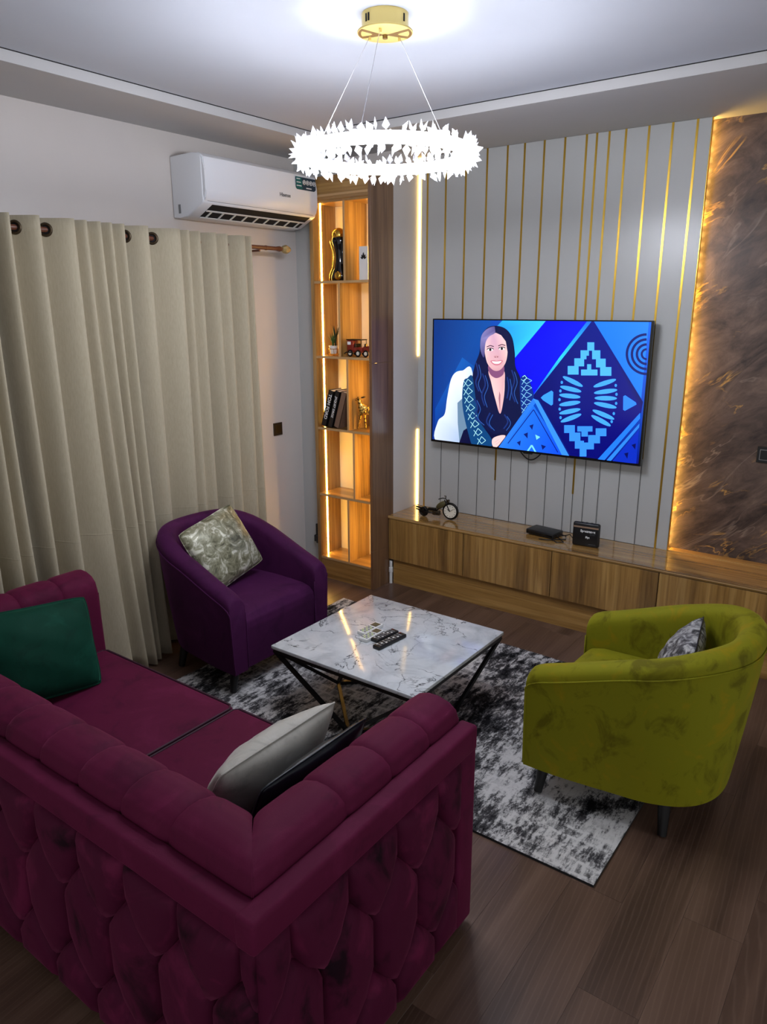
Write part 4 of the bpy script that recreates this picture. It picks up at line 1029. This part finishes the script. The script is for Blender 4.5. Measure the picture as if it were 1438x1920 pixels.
# ------------------------------------------------------------------ things on the shelves
Z1, Z2, Z3, Z4, Z5 = [z+.0005 for z in ZS]
bu = thing('bust_sculpture', 'black and gold abstract head sculpture on the top shelf', 'sculpture', (.385, -.455, Z5))
def loft(secs, n=24):
    bm = bm_new(); rings = [[bm.verts.new((cx+rx*math.cos(2*PI*k/n), ry*math.sin(2*PI*k/n), z)) for k in range(n)] for z, cx, rx, ry in secs]
    for A, B in zip(rings, rings[1:]):
        for k in range(n): bm.faces.new((A[k], A[(k+1) % n], B[(k+1) % n], B[k]))
    bm.faces.new(rings[0][::-1]); bm.faces.new(rings[-1]); return bm
obj('figure', loft([(0, -.005, .062, .045), (.03, -.004, .060, .045), (.06, 0, .050, .042), (.085, .002, .036, .034), (.12, .004, .030, .03), (.17, .005, .030, .03), (.20, .004, .036, .034), (.225, .002, .048, .042), (.25, .0, .054, .046), (.268, 0, .050, .044), (.278, 0, .036, .034)]), 'gloss_black', bu, True)
bm = bm_new(); bmesh.ops.create_uvsphere(bm, u_segments=24, v_segments=14, radius=.046, matrix=Matrix.Translation((0, 0, .285))); obj('head_globe', bm, 'gold_poly', bu, True)
bm = bm_new(); add_tube(bm, [(-.066, -.02, .004), (-.064, -.02, .04), (-.04, -.02, .08), (-.034, -.02, .12), (-.032, -.02, .18), (-.045, -.02, .22), (-.056, -.02, .25)], .007); obj('gold_edge', bm, 'gold_poly', bu, True)
bm = bm_new(); bmesh.ops.create_uvsphere(bm, u_segments=16, v_segments=10, radius=1, matrix=Matrix.Translation((.012, -.034, .03)) @ Matrix.Diagonal((.030, .016, .030, 1))); obj('gold_drop', bm, 'gold_poly', bu, True)
bm = bm_new(); add_box(bm, (.035, -.03, .10), (.052, .02, .235), .008, 3); obj('hair_fall', bm, 'gloss_black', bu, True, 40)
vb = thing('picture_block', 'upright white block with dark leaf print on the top shelf', 'decoration', (.612, -.47, Z5), 0)
box('block', (-.036, -.02, 0), (.036, .02, .205), 'white', vb, .002)
for k, (a, l) in enumerate(((-1.0, .030), (-.5, .036), (0, .046), (.5, .036), (1.0, .030))):
    bm = bm_new(); b0 = Vector((0, -.0208, .125)); d = Vector((math.sin(a), 0, math.cos(a))); s = Vector((d.z, 0, -d.x))
    bm.faces.new([bm.verts.new(b0+d*l*t_+s*l*.16*w_) for t_, w_ in ((.15, 0), (.45, 1), (.7, .9), (1, 0), (.7, -.9), (.45, -1))]); obj('leaf_print', bm, 'black', vb)
pt = thing('potted_plant', 'small spiky plant in a white pot on a wire stand', 'plant', (.325, -.465, Z4))
bm = bm_new(); add_lathe(bm, [(.020, .012), (.022, .014), (.030, .062), (.032, .066), (.028, .066), (.026, .058)], 20); obj('pot', bm, 'white', pt, True, 40)
bm = bm_new(); add_torus(bm, (0, 0, .045), .031, .0018, (0, 0, 1), 24, 6)
for k in range(4): a = PI/4+k*PI/2; add_cyl(bm, (.032*math.cos(a), .032*math.sin(a), .046), (.032*math.cos(a), .032*math.sin(a), 0), .0018, n=6)
add_torus(bm, (0, 0, .011), .031, .0016, (0, 0, 1), 24, 6); obj('stand', bm, 'gold_poly', pt, True)
def blades(n, h, spread, mat, c, nm='leaf'):
    for k in range(n):
        a = 2*PI*k/n*1.618*3; l = h*random.uniform(.7, 1); sp = spread*random.uniform(.3, 1)
        bm = bm_new(); d = Vector((math.cos(a), math.sin(a), 0)); s = Vector((-d.y, d.x, 0)); rows = []
        for i in range(6):
            t_ = i/5; p = Vector(c)+d*sp*t_**1.6+Vector((0, 0, l*t_)); w_ = .006*(1-t_)**.6+.0004; rows.append((bm.verts.new(p+s*w_), bm.verts.new(p-d*.001), bm.verts.new(p-s*w_)))
        for A, B in zip(rows, rows[1:]): bm.faces.new((A[0], A[1], B[1], B[0])); bm.faces.new((A[1], A[2], B[2], B[1]))
        obj(nm, bm, mat, pt, True)
blades(16, .095, .055, 'leaf', (-.002, 0, .060)); blades(12, .16, .055, 'leaf_dark', (.010, .012, .06))
car = thing('toy_car', 'red vintage model car on the middle shelf', 'model car', (.562, -.465, Z4), .0)
bm = bm_new(); add_box(bm, (-.095, -.030, .030), (-.04, .030, .108), .006); obj('cabin', bm, 'red_car', car, True, 40)
bm = bm_new(); add_box(bm, (-.04, -.030, .028), (.035, .030, .062), .006); add_box(bm, (.035, -.024, .030), (.095, .024, .072), .010); obj('body', bm, 'red_car', car, True, 40)
bm = bm_new(); add_box(bm, (-.098, -.034, .108), (.03, .034, .114), .002); obj('roof', bm, 'iron', car)
for x in (-.02, .026):
    for y in (-.028, .028): bm = bm_new(); add_cyl(bm, (x, y, .06), (x, y, .109), .002, n=6); obj('roof_post', bm, 'bronze', car)
box('rear_window', (-.088, -.0312, .078), (-.060, -.0300, .098), 'text_white', car)
box('seat', (-.035, -.024, .060), (-.018, .024, .085), 'iron', car, .003)
for x in (-.062, .005, .07):
    for y in (-.036, .036):
        bm = bm_new(); add_torus(bm, (x, y, .0235), .018, .0055, (0, 1, 0), 20, 6); w = obj('wheel', bm, 'iron', car, True)
        bm = bm_new(); add_cyl(bm, (x, y-.003, .0235), (x, y+.003, .0235), .0125, n=16); obj('hub', bm, 'paper', w, True, 40)
bm = bm_new(); add_tube(bm, [(-.112, -.034, .02), (-.09, -.040, .03), (-.04, -.042, .03), (-.02, -.040, .016)], .004); obj('mudguard', bm, 'iron', car, True)
bm = bm_new(); add_cyl(bm, (.06, -.028, .078), (.072, -.028, .078), .010); add_cyl(bm, (.06, .028, .078), (.072, .028, .078), .010); obj('headlamps', bm, 'bronze', car, True, 40)
def book(label, x, w, h, d, tilt, mat, title, tsize):
    bk = thing('book', label, 'book', (x, -.51, Z3+w*math.sin(tilt)+.0005)); bk.rotation_euler = (0, tilt, 0); g = bk; bk['group'] = 'leaning books on the shelf'
    bm = bm_new(); add_box(bm, (0, 0, 0), (.003, d, h)); add_box(bm, (w-.003, 0, 0), (w, d, h)); add_box(bm, (0, 0, 0), (w, .004, h)); obj('cover', bm, mat, bk)
    box('pages', (.003, .004, .003), (w-.003, d-.004, h-.004), 'paper', bk)
    if title: text('spine_title', title, tsize, 'text_white', bk, (w/2, -.0006, h*.55), (0, 0, -1), (1, 0, 0), .0005, .0004)
book('black book with large white spine title, leftmost on the shelf', .238, .042, .262, .13, .30, 'book_black', 'TOM FORD', .036)
book('black book with thin white spine title, in the middle', .2965, .040, .262, .13, .30, 'book_black', 'JAQUET DROZ', .023)
book('brown book leaning against the shelf divider', .352, .046, .256, .13, .30, 'book_brown', '', .02)
an = thing('animal_figurine', 'gold speckled long-legged animal figurine beside the books', 'figurine', (.601, -.455, Z3)); an.scale = (.9, .9, .9)
def skin(name, nodes, edges_, mat, parent, sub=2):
    me_ = bpy.data.meshes.new(name); me_.from_pydata([n_[0] for n_ in nodes], edges_, [])
    o = bpy.data.objects.new(name, me_); COL.objects.link(o); o.parent = parent
    o.modifiers.new('skin', 'SKIN'); me_.materials.append(M[mat] if isinstance(mat, str) else mat)
    for i, n_ in enumerate(nodes): me_.skin_vertices[0].data[i].radius = (n_[1]*1.22, n_[1]*1.22); me_.skin_vertices[0].data[i].use_root = (i == 0)
    o.modifiers.new('sub', 'SUBSURF').levels = sub; o.modifiers['sub'].render_levels = sub
    for m_ in o.modifiers: 
        if m_.type == 'SKIN': m_.use_smooth_shade = True
    return o
t = NT('speckled_gold'); f = t.noise(t.coords(), 90, 2); t.base(t.ramp(f, [(.42, (60, 42, 20)), (.5, (196, 156, 70)), (.7, (226, 190, 110))])); t.set(Metallic=.8, Roughness=.3); GOLDSP = t.m
nodes = [((.02, .03, .150), .024), ((-.035, -.01, .155), .028), ((.055, .04, .148), .026), ((-.05, -.015, .195), .017), ((-.055, -.018, .225), .015), ((-.075, -.022, .232), .012), ((-.092, -.024, .226), .008),
         ((-.045, -.022, .12), .012), ((-.052, -.024, .07), .007), ((-.062, -.024, .03), .006), ((-.064, -.024, .008), .007),
         ((-.028, .010, .12), .012), ((-.024, .010, .07), .007), ((-.018, .010, .03), .006), ((-.020, .010, .008), .007),
         ((.058, .025, .11), .012), ((.062, .022, .06), .007), ((.058, .022, .008), .007), ((.070, .055, .11), .012), ((.074, .055, .06), .007), ((.072, .055, .008), .007)]
skin('body', nodes, [(0, 1), (0, 2), (1, 3), (3, 4), (4, 5), (5, 6), (1, 7), (7, 8), (8, 9), (9, 10), (1, 11), (11, 12), (12, 13), (13, 14), (2, 15), (15, 16), (16, 17), (2, 18), (18, 19), (19, 20)], GOLDSP, an)
for a, s in (((-.055, -.032, .243), (-.045, -.060, .252)), ((-.046, -.008, .243), (-.012, .004, .250))):
    bm = bm_new(); add_tube(bm, [a, tuple((p+q)/2+.002 for p, q in zip(a, s)), s], [.005, .007, .001], 8); obj('ear', bm, 'bronze', an, True)
fg = thing('bronze_figurine', 'dark bronze figurine half hidden by the shelf side', 'figurine', (.655, -.42, Z2))
obj('figure', loft([(0, 0, .022, .022), (.02, 0, .022, .022), (.024, 0, .012, .012), (.07, 0, .014, .014), (.12, 0, .02, .016), (.17, 0, .018, .015), (.20, 0, .009, .009), (.215, 0, .015, .014), (.24, 0, .014, .014), (.252, 0, .005, .005)], 16), 'bronze', fg, True)
